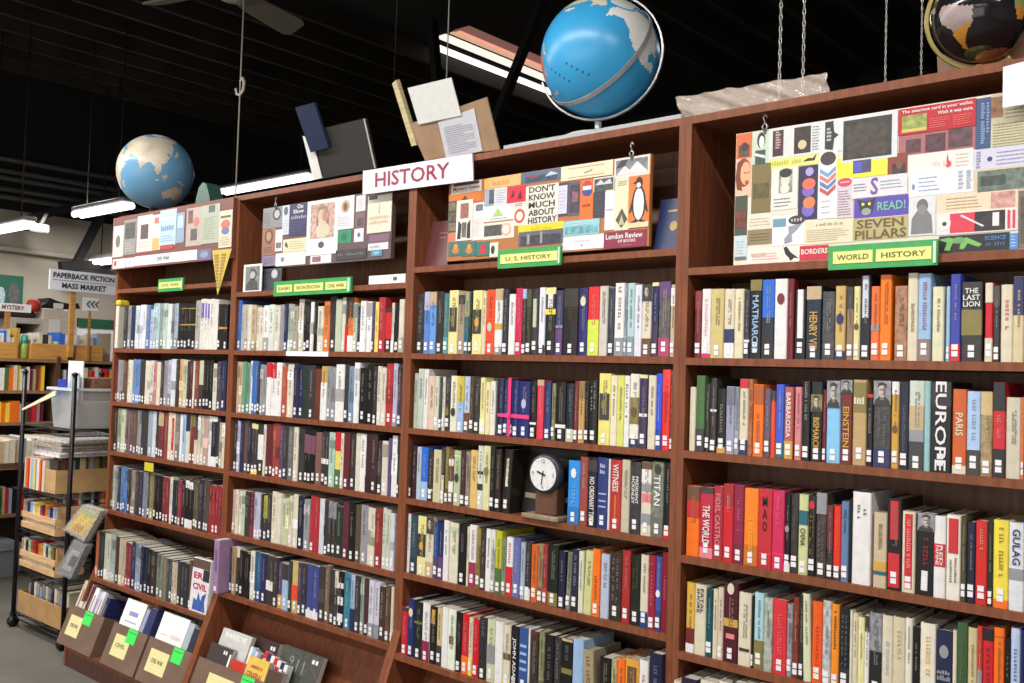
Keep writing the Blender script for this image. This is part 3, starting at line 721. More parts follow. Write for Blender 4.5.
BOOKS[(3,1)] = '''A
80 120 175 mr
120 172 165 wh b:0:.06:mg t:THE_HISTORY:pk:.3:.85
172 245 165 py#c9b878
248 307 165 cr b:.22:.42:nv b:0:.22:wh
307 358 165 cr#dcd2b0 n
360 395 180 dk#3a3b48 b:.24:.28:wh
395 463 112 bk t:MATRIARCH:lb:.12:.8 b:.86:1:ol
463 535 112 bl b:0:.52:bk
535 608 108 wh n q e:.75:mr
608 645 108 mr n
650 715 168 bk b:.3:1:wh:.55 q
715 800 150 dg#1e2c38 b:.82:1:ta t:HENRY_VIII:go:.15:.65
805 880 180 dk#4a4a4e
880 938 148 go#c8a868 b:0:.12:nv e:.55:nv
945 985 155 ta#8d7760 b:.7:1:dk
985 1022 150 py e:.45:br
B
90 150 90 bk#1e1e2c b:.5:1:lb#c8ccd8:.6
150 202 150 or#e07038 b:.4:.48:gy
202 268 85 or#ee7a18
285 358 148 br#a87a60
360 418 75 cr n t:A_HISTORY_OF:br:.3:.65
420 492 78 lb t:KINGS_&_QUEENS:rd:.35:.9 b:0:.25:br#8a7068
500 565 152 cr#d8d4b4 n
580 603 150 lb
603 662 80 nv#3c44a0 b:0:.2:rd
665 785 125 dk h:THE/LAST/LION:wh:.68:.93 b:.33:.65:ol
800 845 130 rd b:.75:1:cr b:0:.3:cr q
847 885 145 dk
890 960 140 cr n t:FRANCE:rd:.35:.8
960 1022 95 cr#d2c09a b:.55:1:nv n'''
BOOKS[(3,2)] = '''C
50 85 125 cr n q
87 138 60 gn b:0:.3:dk q
140 168 105 dk
168 205 75 dk b:.55:.58:wh
207 258 135 bk t:ANSERVIL:cr:.3:.8 b:0:.1:go
258 308 122 lv#9a9ab2
308 335 125 gy#9a9eac
335 385 80 cr b:.88:1:rd b:0:.2:nv
385 410 80 br#b06a48 n
412 472 110 or t:WORLD_OF_MINE:br:.12:.6
475 512 135 pu#64586e
512 540 150 ro b:.85:1:dk n
542 588 110 bl#3c5ac8 b:0:.2:tl
590 640 125 rd#b85a55 t:BARBAROSSA:wh:.3:.92 b:0:.25:go
650 690 125 pk#d28288
690 738 90 bk t:THE_GREAT_WALL:wh:.5:.98
742 808 95 dg#1c221e t:BISMARCK:go:.15:.55 p:.62:.84:ol
808 832 140 mr
832 910 90 lb#84bee6 p:.67:1:gy q
912 978 85 rd#702c28 t:EINSTEIN:go:.2:.68 p:.84:1:gy
D
48 130 85 ta#b89a6a b:.62:.97:ol h:JEFF:cr:.7:.85
125 165 165 bk b:.95:1:rd t:THE_HISTORY:wh:.45:.8
165 265 90 dk#44423f p:.72:1:gy b:0:.22:nv t:HISTORY_OF/THE_RUSSIAN:gy:.25:.68
268 315 95 go b:.85:1:wh e:.45:br
312 368 95 nv#20243a t:THE_MEDICI_ERA:gy:.2:.75
368 455 90 lg#c4ccc0 b:.45:.72:ta b:.0:.32:dk b:.32:.45:gy
455 490 92 lb#92bcc0 n q
490 610 95 bk t:EUROPE:wh:.02:1 
615 695 138 or#c85e28 t:PARIS:cr:.45:.72 b:0:.1:cr
697 775 150 lb#a6c2e4 b:0:.3:dk t:VENICE_ETC:gy:.4:.9
775 845 150 ol#a08a60 t:France:cr:.4:.65
845 918 100 rd b:.7:1:bk t:GOODBYE:cr:.4:.65 b:0:.3:bk
920 1005 185 cr#c8c0ac n
1005 1022 185 or#d26a3a'''
BOOKS[(3,3)] = '''E
62 135 92 or b:.55:.8:rd b:.8:1:br n
138 215 100 rd#bc2c46 b:0:.15:pk b:.92:1:dk t:THE_WORLD:wh:.2:.75
215 270 92 rd#a8323c t:FIDEL_CASTRO:pk:.2:.9
270 335 80 rd t:REVOLUTION:cr:.6:.85
330 388 85 mr#8c2444 t:COMMUNIST:pk:.4:.8
390 470 105 or#f08020 t:THE_GREAT_TERROR:ye:.1:.6
470 553 108 rd#c02c38 h:M/A/O:bk:.45:.92
550 625 118 mg t:CHINA_TODAY:pk:.55:.92
620 662 135 bk b:0:.12:wh e:.55:gy
655 703 135 dk t:STALINGRAD:ol:.4:.8
700 755 140 lg#c8cc96 b:.62:.8:tl t:CHINA:bk:.36:.58
755 805 145 bk t:The_Opium/War:go:.2:.75 e:.88:rd
800 862 130 dk#463c38 b:.75:1:gy t:THE_MAKING_OF/CHINA:gy:.2:.65
860 900 200 dk b:.4:1:mr
898 942 205 ro#e03423 b:0:.15:dk t:RED_STAR:or:.3:.8
942 988 180 lb#5f7da5 t:SHANGHAI:nv:.6:.9
988 1006 165 bk n
F
45 150 70 wh n t:THE/WALL:bk:.7:.86
165 240 185 ta#c4b294 b:.22:.35:go b:.17:.22:tl t:CHINA_MAN:br:.5:.85 n
243 326 105 bk b:.55:.97:rd:.6 b:.03:.4:rd:.8
328 402 180 cr b:.05:.97:rd:.6 t:COMRADE_HISTORY:pk:.3:.9
408 508 190 bk p:.78:1:gy t:LENIN:rd:.35:.7 b:.06:.3:wh:.4 L:1
508 575 205 wh b:.38:.66:rd t:RED/FAMINE:wh:.4:.64 n
580 660 200 cr#e2dcd0 b:.55:.96:rd:.7 t:GULAG_TO/THE_WIND:bk:.2:.5 n
662 694 210 ol#50482e
696 745 240 nv#20243c
746 814 235 rd#cc2c28 t:STALIN:cr:.65:.9
815 846 235 dg#243028
847 934 230 ye t:THE_CHINESE:br:.35:.92 b:0:.1:or
936 1022 245 wh#d6d8de b:.35:.48:gy t:GULAG:nv:.52:.93 n'''
BOOKS[(3,4)] = '''G
60 108 112 go#d8ac46 b:.13:.35:mr b:0:.13:wh n
108 178 125 cr n t:FATAL/SHORE:bk:.6:.95
172 210 150 tl#144e58
211 240 150 cr n
240 272 140 cr#d6c2ae
272 355 115 mr#4b1923 e:.93:cr b:.45:.55:go b:.3:.36:pk:.6
357 430 170 cr b:.2:.24:dk:.8 n
431 446 190 bk
447 500 170 lb#a5cdd7 b:0:.38:ol
501 550 200 gy#aaafa4 n
553 632 210 rd#d2323c t:DOWN_UNDER:pk:.25:.8
633 665 235 gy
666 702 195 br#7d372d
703 730 180 dk#323228
732 776 178 lg#d2d6b4 n L:-2
778 835 220 ro#e65a1e t:AUSTRALIA:rd:.15:.7
836 884 215 gy#b9b9b9
886 930 235 or#eb8c28 t:OUTBACK_MAN:bk:.45:.92
931 990 250 bk#1e2028 t:THE_LONG/FAREWELL:gy:.2:.9
992 1020 270 cr n
H
34 74 285 cr n
75 114 310 py#e1dca0 n
115 142 300 wh b:.8:1:dk
142 212 285 gy b:0:.55:bk
213 274 300 cr t:ISLAND_NATIONS:lb:.3:.7
275 345 310 cr#cdc3a5 t:PILOT:ta:.5:.85 n
346 385 315 wh#e0dccc n
386 429 365 bk
430 518 345 cr#e0dac8 n t:CONQUEST:go:.4:.85
520 615 385 nv#222848 e:.75:gy h:INDIA/A_HISTORY:gy:.4:.55
616 639 385 cr n
640 700 340 gn#3c5a3c t:CHINA_ROAD:ol:.4:.8
702 755 370 ta#c8b98c
756 785 360 rd#be3c32 b:0:.55:gy
786 848 370 rd b:.87:1:bk t:MEXICO:mr:.3:.8
849 908 370 or
912 944 430 bk t:PERU:gy:.5:.8
946 1000 370 lb#b4c3e1 t:LOST_WORLD:nv:.3:.8
1002 1022 380 nv'''
BOOKS[(3,5)] = '''V
105 165 352 cr n q
168 300 330 nv#2a2038 n q
332 460 352 cr n q
490 590 360 cr#d8d0be n q
600 700 368 dk n q
705 790 378 ta n q
800 900 385 dk n q
905 1000 400 bk n q'''
BOOKS[(2,1)] = '''I
105 157 165 dk
158 195 150 bl#5a82c8 b:.7:1:lv
196 240 150 lb#6496d7 b:.78:1:ta
241 290 148 br#37302d
291 325 160 tl#46787d
326 388 140 py b:.35:.73:dk:.8 e:.55:ol
391 434 150 ta#a08c78 b:.8:.95:dk
435 464 150 lg#9aa07a b:.0:.6:tl
466 486 155 bk
488 554 140 py#e2d892 b:.32:.7:dk:.85 e:.5:go
556 579 145 cr n
581 640 135 ro#e6502d e:.42:lg
641 692 130 wh b:.38:.47:go b:.83:1:ta b:0:.12:gy
694 732 130 dk#32323c
735 780 165 wh n
781 828 125 mg#c82850
829 856 130 dk b:.85:1:lb
857 890 130 dk#3a3a2c t:LINCOLN:ol:.3:.9
891 940 130 dk b:.42:.85:lg:.5 q
943 986 120 wh#dcdee8 b:0:.15:dk
J
30 100 120 dk#24261f b:.6:.68:ye b:.9:1:py b:.7:.9:wh:.5
101 150 140 nv#3c3c64 b:0:.4:pu b:.42:.46:gy
155 255 125 bk#262320 t:AMERICA:br:.5:.85
259 320 122 nv#2d2d6e e:.8:cr
322 398 115 ro#de3030 b:0:.52:ye#c8dc46
399 456 110 cr#c8c3b9 n
460 503 125 dk#373c4b
505 570 90 wh t:MAYFLOWER:br:.35:.95 b:0:.25:gy
571 589 110 gy#8a98a8
591 640 90 lb#afc8c8
641 691 102 lv#d7d7e6 n
692 755 100 cr p:.77:1:dk b:0:.25:br
758 805 85 nv b:.95:1:py b:0:.42:pu#3c2848
806 885 80 gy#5f5a5a b:.78:1:pu b:0:.25:rd#a83c60
886 922 100 cr#beb496 b:.7:.95:wh'''
BOOKS[(2,2)] = '''K
88 114 90 lg#aab4a5 n
115 154 60 lg#b9c3b4 n
155 185 62 wh#e1d7d7 n
186 228 110 ta#d7beaa n
229 258 110 cr#c8c8b4
259 280 115 tl#284146
281 300 115 cr
301 335 115 dk#34343a e:.35:ol
337 382 108 cr#dedac0 n e:.35:dk
383 428 112 ye#c8b950 b:0:.55:lb
431 468 112 lb#afbed7 b:0:.35:br
469 498 115 br#46372 8
499 538 120 dk
539 574 120 py
575 607 150 py#e1d2a5 n
608 644 145 wh#dedace n
646 664 130 dk n
666 699 130 nv
701 731 135 nv#28284e
733 765 135 nv#30306a q
766 800 140 nv#2a3468
801 880 145 nv#26286a e:.6:lv
881 925 140 bk b:.24:.28:wh
928 974 135 rd#d73c50 b:.9:1:ta n
980 1022 148 nv#283c6e
L
72 98 160 ol#82825a
99 170 150 bk b:.22:.28:wh
173 225 160 dg#1e2832 b:0:.22:lg
226 255 145 mr#782d32
256 298 145 go#be965a
300 328 150 bk
329 386 135 bk#221e1e t:THE_COMING/OF_AGE:wh:.5:.95
395 475 92 py#e1d778 b:.35:.72:dk:.85 e:.56:ol
476 520 105 cr#e1d7be n
521 569 105 ye#d2d26e n
570 605 108 wh n t:Founding:bk:.4:.88
608 670 95 wh#dedccc b:.32:.68:ol b:0:.12:nv e:.48:br
672 728 100 nv#3a3058 b:.95:1:py b:.43:.47:wh b:0:.42:pu#3a2a48
732 785 105 cr n
787 829 92 bl#3250d2
830 886 65 rd#e02c28 t:REVOLUTION:mr:.3:.8
887 905 70 br'''
BOOKS[(2,2)] = BOOKS[(2,2)].replace('br#46372 8','br#463728')
BOOKS[(2,3)] = '''M
48 72 100 bk
73 105 105 mr#3a2024 n
106 135 115 lb#b4bec8 n
136 182 118 bl b:0:.35:lb
184 218 140 br#3c322d b:.2:.24:cr
219 272 135 cr#c8be9b n
273 300 118 dk b:0:.5:cr:.6
301 325 115 ol
326 357 130 br#6b4a3c b:.7:.82:wh b:.22:.42:wh
359 404 140 lg#afbe96 e:.5:dk
405 439 145 br#412d2d
440 472 145 gy#8c7d73
473 522 138 go#d7b46e n
523 560 108 wh#cdd2c8 b:.3:.4:dk b:.55:.6:dk
561 607 108 py#d7d2a0 e:.6:ol n
608 640 120 bk
641 684 130 br#2e2220
690 745 130 bk#24221c b:.42:.86:cr:.35 L:3
N
185 265 140 bl#2d8cdc e:.8:wh t:WEST:lb:.3:.6
267 320 115 rd#96463c t:FRANKLIN_D:cr:.5:.9
322 384 120 bk#201c28 t:NO_ORDINARY_TIME:wh:.08:.72 b:.8:.96:dk
386 460 120 nv#2d3c73 h:Mo/TR//:lv:.6:.93 b:.48:.5:lv:.7 b:.38:.4:lv:.7 b:.3:.32:lv:.7
461 470 130 wh n q
471 550 135 rd#b4322d t:WITNESS:wh:.55:.94 b:.1:.5:go:.12
551 607 135 cr#beb9a0 n
608 685 150 dk#3a3a3a t:PRESIDENT/MCKINLEY:wh:.42:.8
686 755 150 cr b:.9:1:br b:.72:.9:wh b:.6:.7:gy b:.45:.57:pk b:.15:.3:gy
758 838 148 gy#787d6e t:TITAN:wh:.42:.82 e:.9:dk
840 892 155 bk b:0:.12:rd'''
BOOKS[(2,4)] = '''O
85 130 92 wh n
132 178 100 tl#324b5a
180 240 110 py b:.32:.7:dk:.9 e:.5:go
241 289 115 cr p:.72:1:br b:0:.25:ta
290 321 150 bl#284b8c b:0:.4:pu#50416e
323 355 155 nv b:0:.4:pu
357 394 138 wh n
398 458 155 cr#d7d2b9 b:.83:.93:lg n
459 515 165 bk t:UNDAUNTED:gy:.5:.85
517 532 180 cr n
533 581 170 wh b:0:.4:mg#963050
582 611 190 ol#786932
613 644 215 dk
646 684 198 wh n
686 711 200 gy#afafaa
712 755 210 ye#b9b932 b:0:.4:gn
757 784 260 gn#7a8472
786 831 255 wh b:0:.5:rd t:CONQUER:rd:.55:.95
832 881 260 lv#6469a5
883 914 290 lb#a0b0c0
916 953 285 dk b:0:.2:wh
956 1003 305 or#cd5f23
Q
12 47 95 br#96785a
48 78 100 rd#963237
82 150 100 dg#19231c b:0:.22:ol
152 200 145 nv#1e233c
204 236 150 ol#82826e L:2
240 288 130 nv#282841 t:Mary_Todd:lv:.4:.9 L:1
290 324 145 cr#d7d7be n
326 380 140 lg#c8c88c n L:2
384 438 130 or t:AMERICAN:br:.15:.6
442 500 165 lv#afb9d2 n
502 586 150 br#3c2d28 t:MERCY/Otis:gy:.25:.9
588 644 140 rd#a52d2d
650 712 170 dg#1c241e t:THE_AMERICAN/FRONTIER:ol:.5:.92
714 767 170 cr b:0:.22:nv#1e4178
768 817 175 rd#961e37 t:HAMILTON:pk:.3:.9
818 858 180 bl#46509b e:.5:wh
860 910 150 mr#821928 t:THE_REPUBLIC:pk:.4:.7 n'''
BOOKS[(2,5)] = '''R
70 112 165 rd#be2337 b:.93:1:dk
114 157 108 nv#232d64 e:.77:cr
159 212 130 dg#1c2420 b:.62:.66:ol
213 262 135 wh b:0:.35:mg#8c2346
264 312 160 bk b:.7:.95:go:.5
313 346 170 ta#c8b482 b:0:.35:dk
347 388 165 wh n q
389 440 180 wh#e1e6d2 b:.42:.56:br:.6 n
441 483 200 bk
484 528 210 rd b:0:.3:or
529 556 235 cr b:0:.3:ye
557 599 245 rd#c81e2d
600 653 235 dk#322d32 t:DEMOCRACY:gy:.7:.95
654 708 250 lg#c3c8a5 b:.3:.6:gy
709 764 265 wh n q
766 815 290 cr b:.45:.55:br b:0:.1:ye
817 870 295 bk t:JOHN_ADAMS:wh:.05:.82
872 936 305 nv#37508c b:.7:.74:lb:.7 b:.58:.62:lb:.7 b:.46:.5:lb:.7 b:.34:.38:lb:.7 q
937 948 310 wh n q
950 1003 330 br#3c302b b:.95:1:mr
S
18 56 330 ol#82825f
60 120 355 bk t:TORY_GENTRY:gy:.3:.85
124 170 370 dk t:SCANDALS:gy:.3:.9
173 248 380 bk b:.96:1:ta t:INFAMOUS:gy:.65:.9 b:.48:.56:ol
250 322 385 lb#96b4d7 n q
330 405 460 ta#a09173 t:HAMILTON:br:.3:.9 L:-3 n
432 508 510 bk e:.5:ol
511 550 520 ol#aaa078
553 605 520 or#f06e23 n
608 700 525 go#dca03c b:.5:.9:br:.7
703 765 530 wh t:RISING:rd:.3:.8 n
773 880 485 nv#1e2341 t:WASHINGTON:gy:.3:.85'''
NB = 0
for (bay, row), data in BOOKS.items():
    place_row(bay, row, data, rowY(bay, row))
# ---------------------------------------------------------------- the packed books of the two far bookcases
# each entry: x of the left edge in the crop, colour, top (carried on when left out); b = the dark/light tip bands seen on it
MASS = {
(1,1):('T',1015,'55 bl 115|85 cr#b8b0a4 140|125 cr 140|145 ta 145|172 cr 155|215 wh 145|245 lg#d0d8cc 140|275 cr 145|305 gy 140|330 nv 135|350 lg#98a898 135|385 ta#a89a88 150|412 cr 110|440 bk 120|480 wh 125|500 bk 130|520 cr 150|555 or 120|590 dk 95|625 lg 110|660 cr 100|680 dk b:0:.5:rd 100|695 or b:.62:1:dk b:0:.3:wh 100|725 lg 130|745 nv 150|765 wh 120|830 pu 125|845 ye 125|870 rd 100|905 dk b:.3:.9:rd 160|940 cr 130|955 bk 130|985 cr 110'),
(1,2):('T',1000,'60 ta 465|95 gn#5a9678 465|135 wh 460|145 bl 460|178 dk 480|195 gy 480|230 wh b:.72:1:rd 470|285 wh 470|315 ro#c04a30 490|350 cr 480|385 nv 475|440 dg 485|470 dk 485|505 rd#783228 505|540 go b:0:.7:wh 490|575 gy 490|625 wh 480|675 dk 480|700 lb#6a8cb0 490|730 wh 470|760 bk 500|800 bk 480|840 dk 490|860 cr 490|910 rd 475|950 lv 475|975 pu#4a3a50 490'),
(1,3):('U',990,'30 dk 165|65 lv 175|80 nv 175|100 br 175|125 nv 185|145 dk b:.9:1:py b:0:.1:ye 190|180 dk b:.3:.8:wh 195|210 cr 195|225 mr 200|245 mr 195|268 ro#aa3c2d 190|305 pu 200|325 dk 200|350 gy#68666a 205|385 cr 210|410 dk 215|445 bk b:.55:.9:pu#784a5e 220|510 rd#82554f 240|545 dk b:.4:.5:wh 235|585 lg#a0c8b4 240|620 ye b:.66:1:rd b:0:.33:gn 240|650 cr 245|670 mr 245|705 dk 250|735 cr 245|760 wh 248|795 mr#462328 250|825 mr#46282c 250|860 dk 290|885 cr 290|920 pu#5a468c 275|940 wh 260|975 dk 260'),
(1,4):('W',1015,'95 pk#cda096 55|110 cr 55|145 lg 60|165 dk 65|190 mr 75|215 lv 70|255 dk 80|265 ye#aaaa32 b:.0:.5:dk 90|290 dk 80|315 cr 65|345 cr 75|370 lg 105|400 ye#c8c080 100|415 cr 90|435 cr 80|465 nv#22283c 90|500 gy 110|535 rd 90|585 wh#c8ccd4 105|615 dk 115|640 gy b:0:.7:dk 120|680 dg 150|720 mr#6a2438 125|755 bk 125|790 ol#5a4b32 140|820 gy 140|860 cr 155|905 rd#aa2828 160|945 lg#bec8b4 155|990 wh#d0ccd8 190'),
(1,5):('W',1015,'70 nv 385|90 go#b08850 380|115 cr b:0:.8:dk 385|130 bk 400|155 bk 410|190 cr#dcd0bc 405|218 tl 408|230 bl#2c54a0 415|255 nv 420|285 dk b:.3:.5:wh 430|325 dk 440|350 pu b:0:.3:go 470|375 lb b:.65:1:dk 475|410 dk 460|430 ye#c8aa50 b:.25:.55:ro 465|465 pu#44385c 470|490 dk 475|515 nv#3c4696 b:0:.15:wh 480|585 dk 490|620 br#7a6048 485|645 dk 510|675 cr b:0:.7:dk 520|695 bk b:.1:.25:wh b:.4:.55:wh b:.7:.8:wh 520|725 tl#2882a0 530|765 lb b:0:.4:nv 540|790 dk 545|820 gn#8a988c 555|840 mr#4a2c34 560|870 wh#c8c3d7 b:0:.25:gy 570|930 br#46302a 605|965 br 600|990 cr 610'),
(0,1):('X',930,'190 ta#605040 185|225 dk 185|250 gy 175|270 nv 180|300 lb#c8d8e4 175|330 wh#d0d2e4 170|355 wh 170|375 bl#5078c0 175|400 lv 200|425 tl#8ab4b8 160|450 lb#a8c4cc 160|470 gn#90a898 160|495 lg#b8ccc4 160|520 wh#d0dcd8 165|550 gy 165|565 lb#9cb0c4 160|590 bk 160|610 bk b:.52:.55:go b:.88:.9:go 160|637 bk b:.52:.55:go b:.88:.9:go 160|662 bk b:.52:.55:go b:.88:.9:go 160|687 bk b:.52:.55:go b:.88:.9:go 160|713 gy#a8a49c 140|745 cr#d8d4c8 b:.62:.92:pu#5a48c0:.6 130|775 cr#dcd8ce b:.62:.92:pu#5a48c0:.6 130|812 cr#dcd8ce 130|868 bk b:.45:.5:go 165|888 bk b:.45:.5:go 165|910 bk b:.45:.5:go 165'),
(0,2):('X',918,'145 rd#962038 545|180 gy 545|215 br 550|250 cr 545|285 bl#5a8cd2 540|335 dk 555|365 cr 550|400 lg#c0ccc0 550|425 pk#d27078 560|445 cr 560|470 dk 555|495 gy 550|520 lv 545|545 wh#ccd4dc 540|580 dk 545|600 or#dca068 540|625 lg 545|655 mr#50282c 555|690 cr 555|705 ro#963c28 555|735 lg b:.0:.5:dk 550|765 bk 550|810 bk 550|830 cr 570|860 pu#46405c 555|890 nv 550'),
(0,3):('Y',915,'150 dk 260|180 ol#9a9a72 262|205 lg 265|235 mr#785a5f 270|265 br#644848 270|290 br 275|310 gy 275|340 dk 280|365 dk 280|385 lb#94a0b4 280|415 wh#c4ccd8 282|440 dk 285|460 rd#82282c b:.7:1:ta 285|495 ro#963c32 290|525 cr 290|545 cr b:.1:.9:rd:.5 295|575 gy#7a6c68 300|605 wh 302|625 lb 302|650 cr b:.65:1:nv 305|675 rd#8c2830 b:.75:1:ol 305|710 dk b:.0:.5:cr 312|730 cr 310|765 pk#b89488 312|800 wh 315|820 nv#1e2434 b:.0:.2:wh b:.9:1:wh 318|860 dk 330|875 cr#bca88c 360|895 cr 362'),
(0,4):('Z',893,'115 br 105|145 cr#b4b0aa 105|165 gy 110|180 dg 115|200 bl#4c74c4 115|250 dk 130|270 br#8c7c70 140|300 dk 145|320 pu#3c304c 150|350 gy#7c8494 155|385 dk 155|400 ol 160|430 bk 170|465 bk 180|485 rd#8c2432 185|535 cr 185|555 tl#203440 205|590 rd#a02834 210|615 mr#402028 205|645 bk b:.82:.98:wh b:0:.18:wh 200|695 ol#5c4c38 205|735 nv#30303c 200|765 br#50443e 195|805 rd#aa2328 240|850 rd#a42030 245'),
(0,5):('a',830,'250 or#d85a34 60|270 dg 65|300 cr#c4c4b0 75|335 gn#9cb0a4 80|365 br#50302c 95|385 cr#b8a888 105|420 mr#8c2434 130|455 nv#24345c 125|480 lb#8c9cb4 130|510 nv#202848 150|545 bk 165|570 br#38302c 175|595 gn#6c7468 190|635 ol 215|655 lb#3c4858 220|685 br#c4b090 240|715 dk 235|735 nv#28303c 240|780 br 230|800 br#6a5a50 235'),
}
mb = MB(); rng = random.Random(11)
def mass_book(bay, x0, x1, Y, z, h, col, toks, d=.17):
    g_ = lum(col); col = tuple(int(.76*c+.24*g_) for c in col)
    mb.use(M(col, .35, 'plain', 0, None, .35)); w = x1-x0
    e = min(.003, w*.2)
    mb.raw([(x0,Y+e,z),(x0+e,Y,z),(x1-e,Y,z),(x1,Y+e,z),(x1,Y+d,z),(x0,Y+d,z),(x0,Y+e,z+h),(x0+e,Y,z+h),(x1-e,Y,z+h),(x1,Y+e,z+h),(x1,Y+d,z+h),(x0,Y+d,z+h)],
        [(0,1,7,6),(1,2,8,7),(2,3,9,8),(3,4,10,9),(4,5,11,10),(5,0,6,11),(5,4,3,2,1,0)])
    mb.raw([(x0,Y+e,z+h),(x0+e,Y,z+h),(x1-e,Y,z+h),(x1,Y+e,z+h),(x1,Y+e+.003,z+h),(x0,Y+e+.003,z+h)],[(0,1,2,3,4,5)])
    mb.use(m_pages if rng.random() < .6 else m_pages2); mb.raw([(x0+.001,Y+e+.003,z+h),(x1-.001,Y+e+.003,z+h),(x1-.001,Y+d,z+h),(x0+.001,Y+d,z+h)],[(0,1,2,3)])
    for tk in toks:
        tk = tk.split(':'); wf = float(tk[4]) if len(tk) > 4 else .98; c = (x0+x1)/2
        mb.use(M(C(tk[3])[0], .35)); mb.box(c-w*wf/2,c+w*wf/2,Y-.001,Y+.002,z+h*float(tk[1])+.0005,z+h*float(tk[2])-.0005)
    if not toks and rng.random() < .45 and w > .012:
        k = rng.choice((.7,.8,1.25)); a = rng.choice((0,.7,.35)); mb.use(M(tuple(min(235,max(10,int(q*k+4))) for q in col), .35)); mb.box(x0+w*.02,x1-w*.02,Y-.0006,Y+.002,z+h*a+.0005,z+h*(a+rng.uniform(.15,.29)))
    if rng.random() < .82 and w > .01:
        mb.use(m_label); s = min(.0068, w*.3); c = (x0+x1)/2; zz = z+rng.uniform(.006,.02)
        for j in range(2): mb.box(c-s,c+s,Y-.0016,Y+.001,zz+j*.018,zz+j*.018+.014)
    if rng.random() < .75 and w > .012:
        cc = contrast(col); mb.use(M(tuple(int(.4*p+.6*q) for p,q in zip(cc,col)), .5)); zz = z+h*.9; c = (x0+x1)/2; lh = w*.3
        while zz > z+h*.42:
            l = rng.uniform(.006,.012)
            if rng.random() < .85: mb.box(c-lh/2,c-lh/2+lh*rng.uniform(.55,1),Y-.0012,Y+.001,zz-l*.7,zz)
            zz -= l
for (bay,row), (cr, xend, data) in MASS.items():
    c = CROP[cr]; Y = rowY(bay, row)
    ents = []
    for e in data.split('|'):
        p = e.split(); yt = float(p[-1]); ents.append((float(p[0]), p[1], p[2:-1], yt))
    lo = D[bay]+TS+.002; hi = D[bay+1]-TS-.002
    if (bay,row) == (1,5): lo = D[1]+TS+.05
    if (bay,row) == (0,5): hi -= .16
    if (bay,row) == (0,1): lo += .06
    xs = []
    for x, cc, tk, yt in ents:
        v = c[1]+yt/c[2]; xs.append(atY(c[0]+x/c[2], v+32, Y).x)
    xs.append(atY(c[0]+xend/c[2], c[1]+ents[-1][3]/c[2]+32, Y).x)
    for i, (x, cc, tk, yt) in enumerate(ents):
        a, b = max(xs[i], lo), min(xs[i+1], hi)
        if b-a < .006: continue
        z = SHZ[bay][row]; h = atY(c[0]+x/c[2]+2, c[1]+yt/c[2], Y).z-z
        h = min(max(h, .13), .285)
        # wide entries are several volumes of one colour
        n = max(1, round((b-a)/.031)) if cc.split('#')[0] not in ('nv','wh') else max(1, round((b-a)/.042))
        for j in range(n):
            aa = a+(b-a)*j/n; bb = a+(b-a)*(j+1)/n-.0006
            mass_book(bay, aa, bb, Y+rng.uniform(0,.006), z+.0003, h-(rng.uniform(0,.006) if j else 0), C(cc)[0], tk)
# the books that carry on past the photo edge in the world history bookcase
for row in (1,2,3,4,5):
    x = atY(1027, [0,340,440,560,640,720][row], .012).x+.004
    if row == 5: x = atY(782,690,rowY(3,5)).x+.03
    while x < D[4]-TS-.05:
        w = rng.uniform(.018,.042); cc = C(rng.choice(['cr','wh','rd','bk','nv','ta','or','dk','lb','gn','mr','bl']))[0]
        mass_book(3, x, x+w-.0006, rowY(3,row)+.002, SHZ[3][row]+.0003, rng.uniform(.19,.235), cc, [])
        x += w
o = mb.build('shelved_books')
tag(o, 'tightly packed small book spines filling the civil war and slavery bookcases', 'books', None, 'stuff')
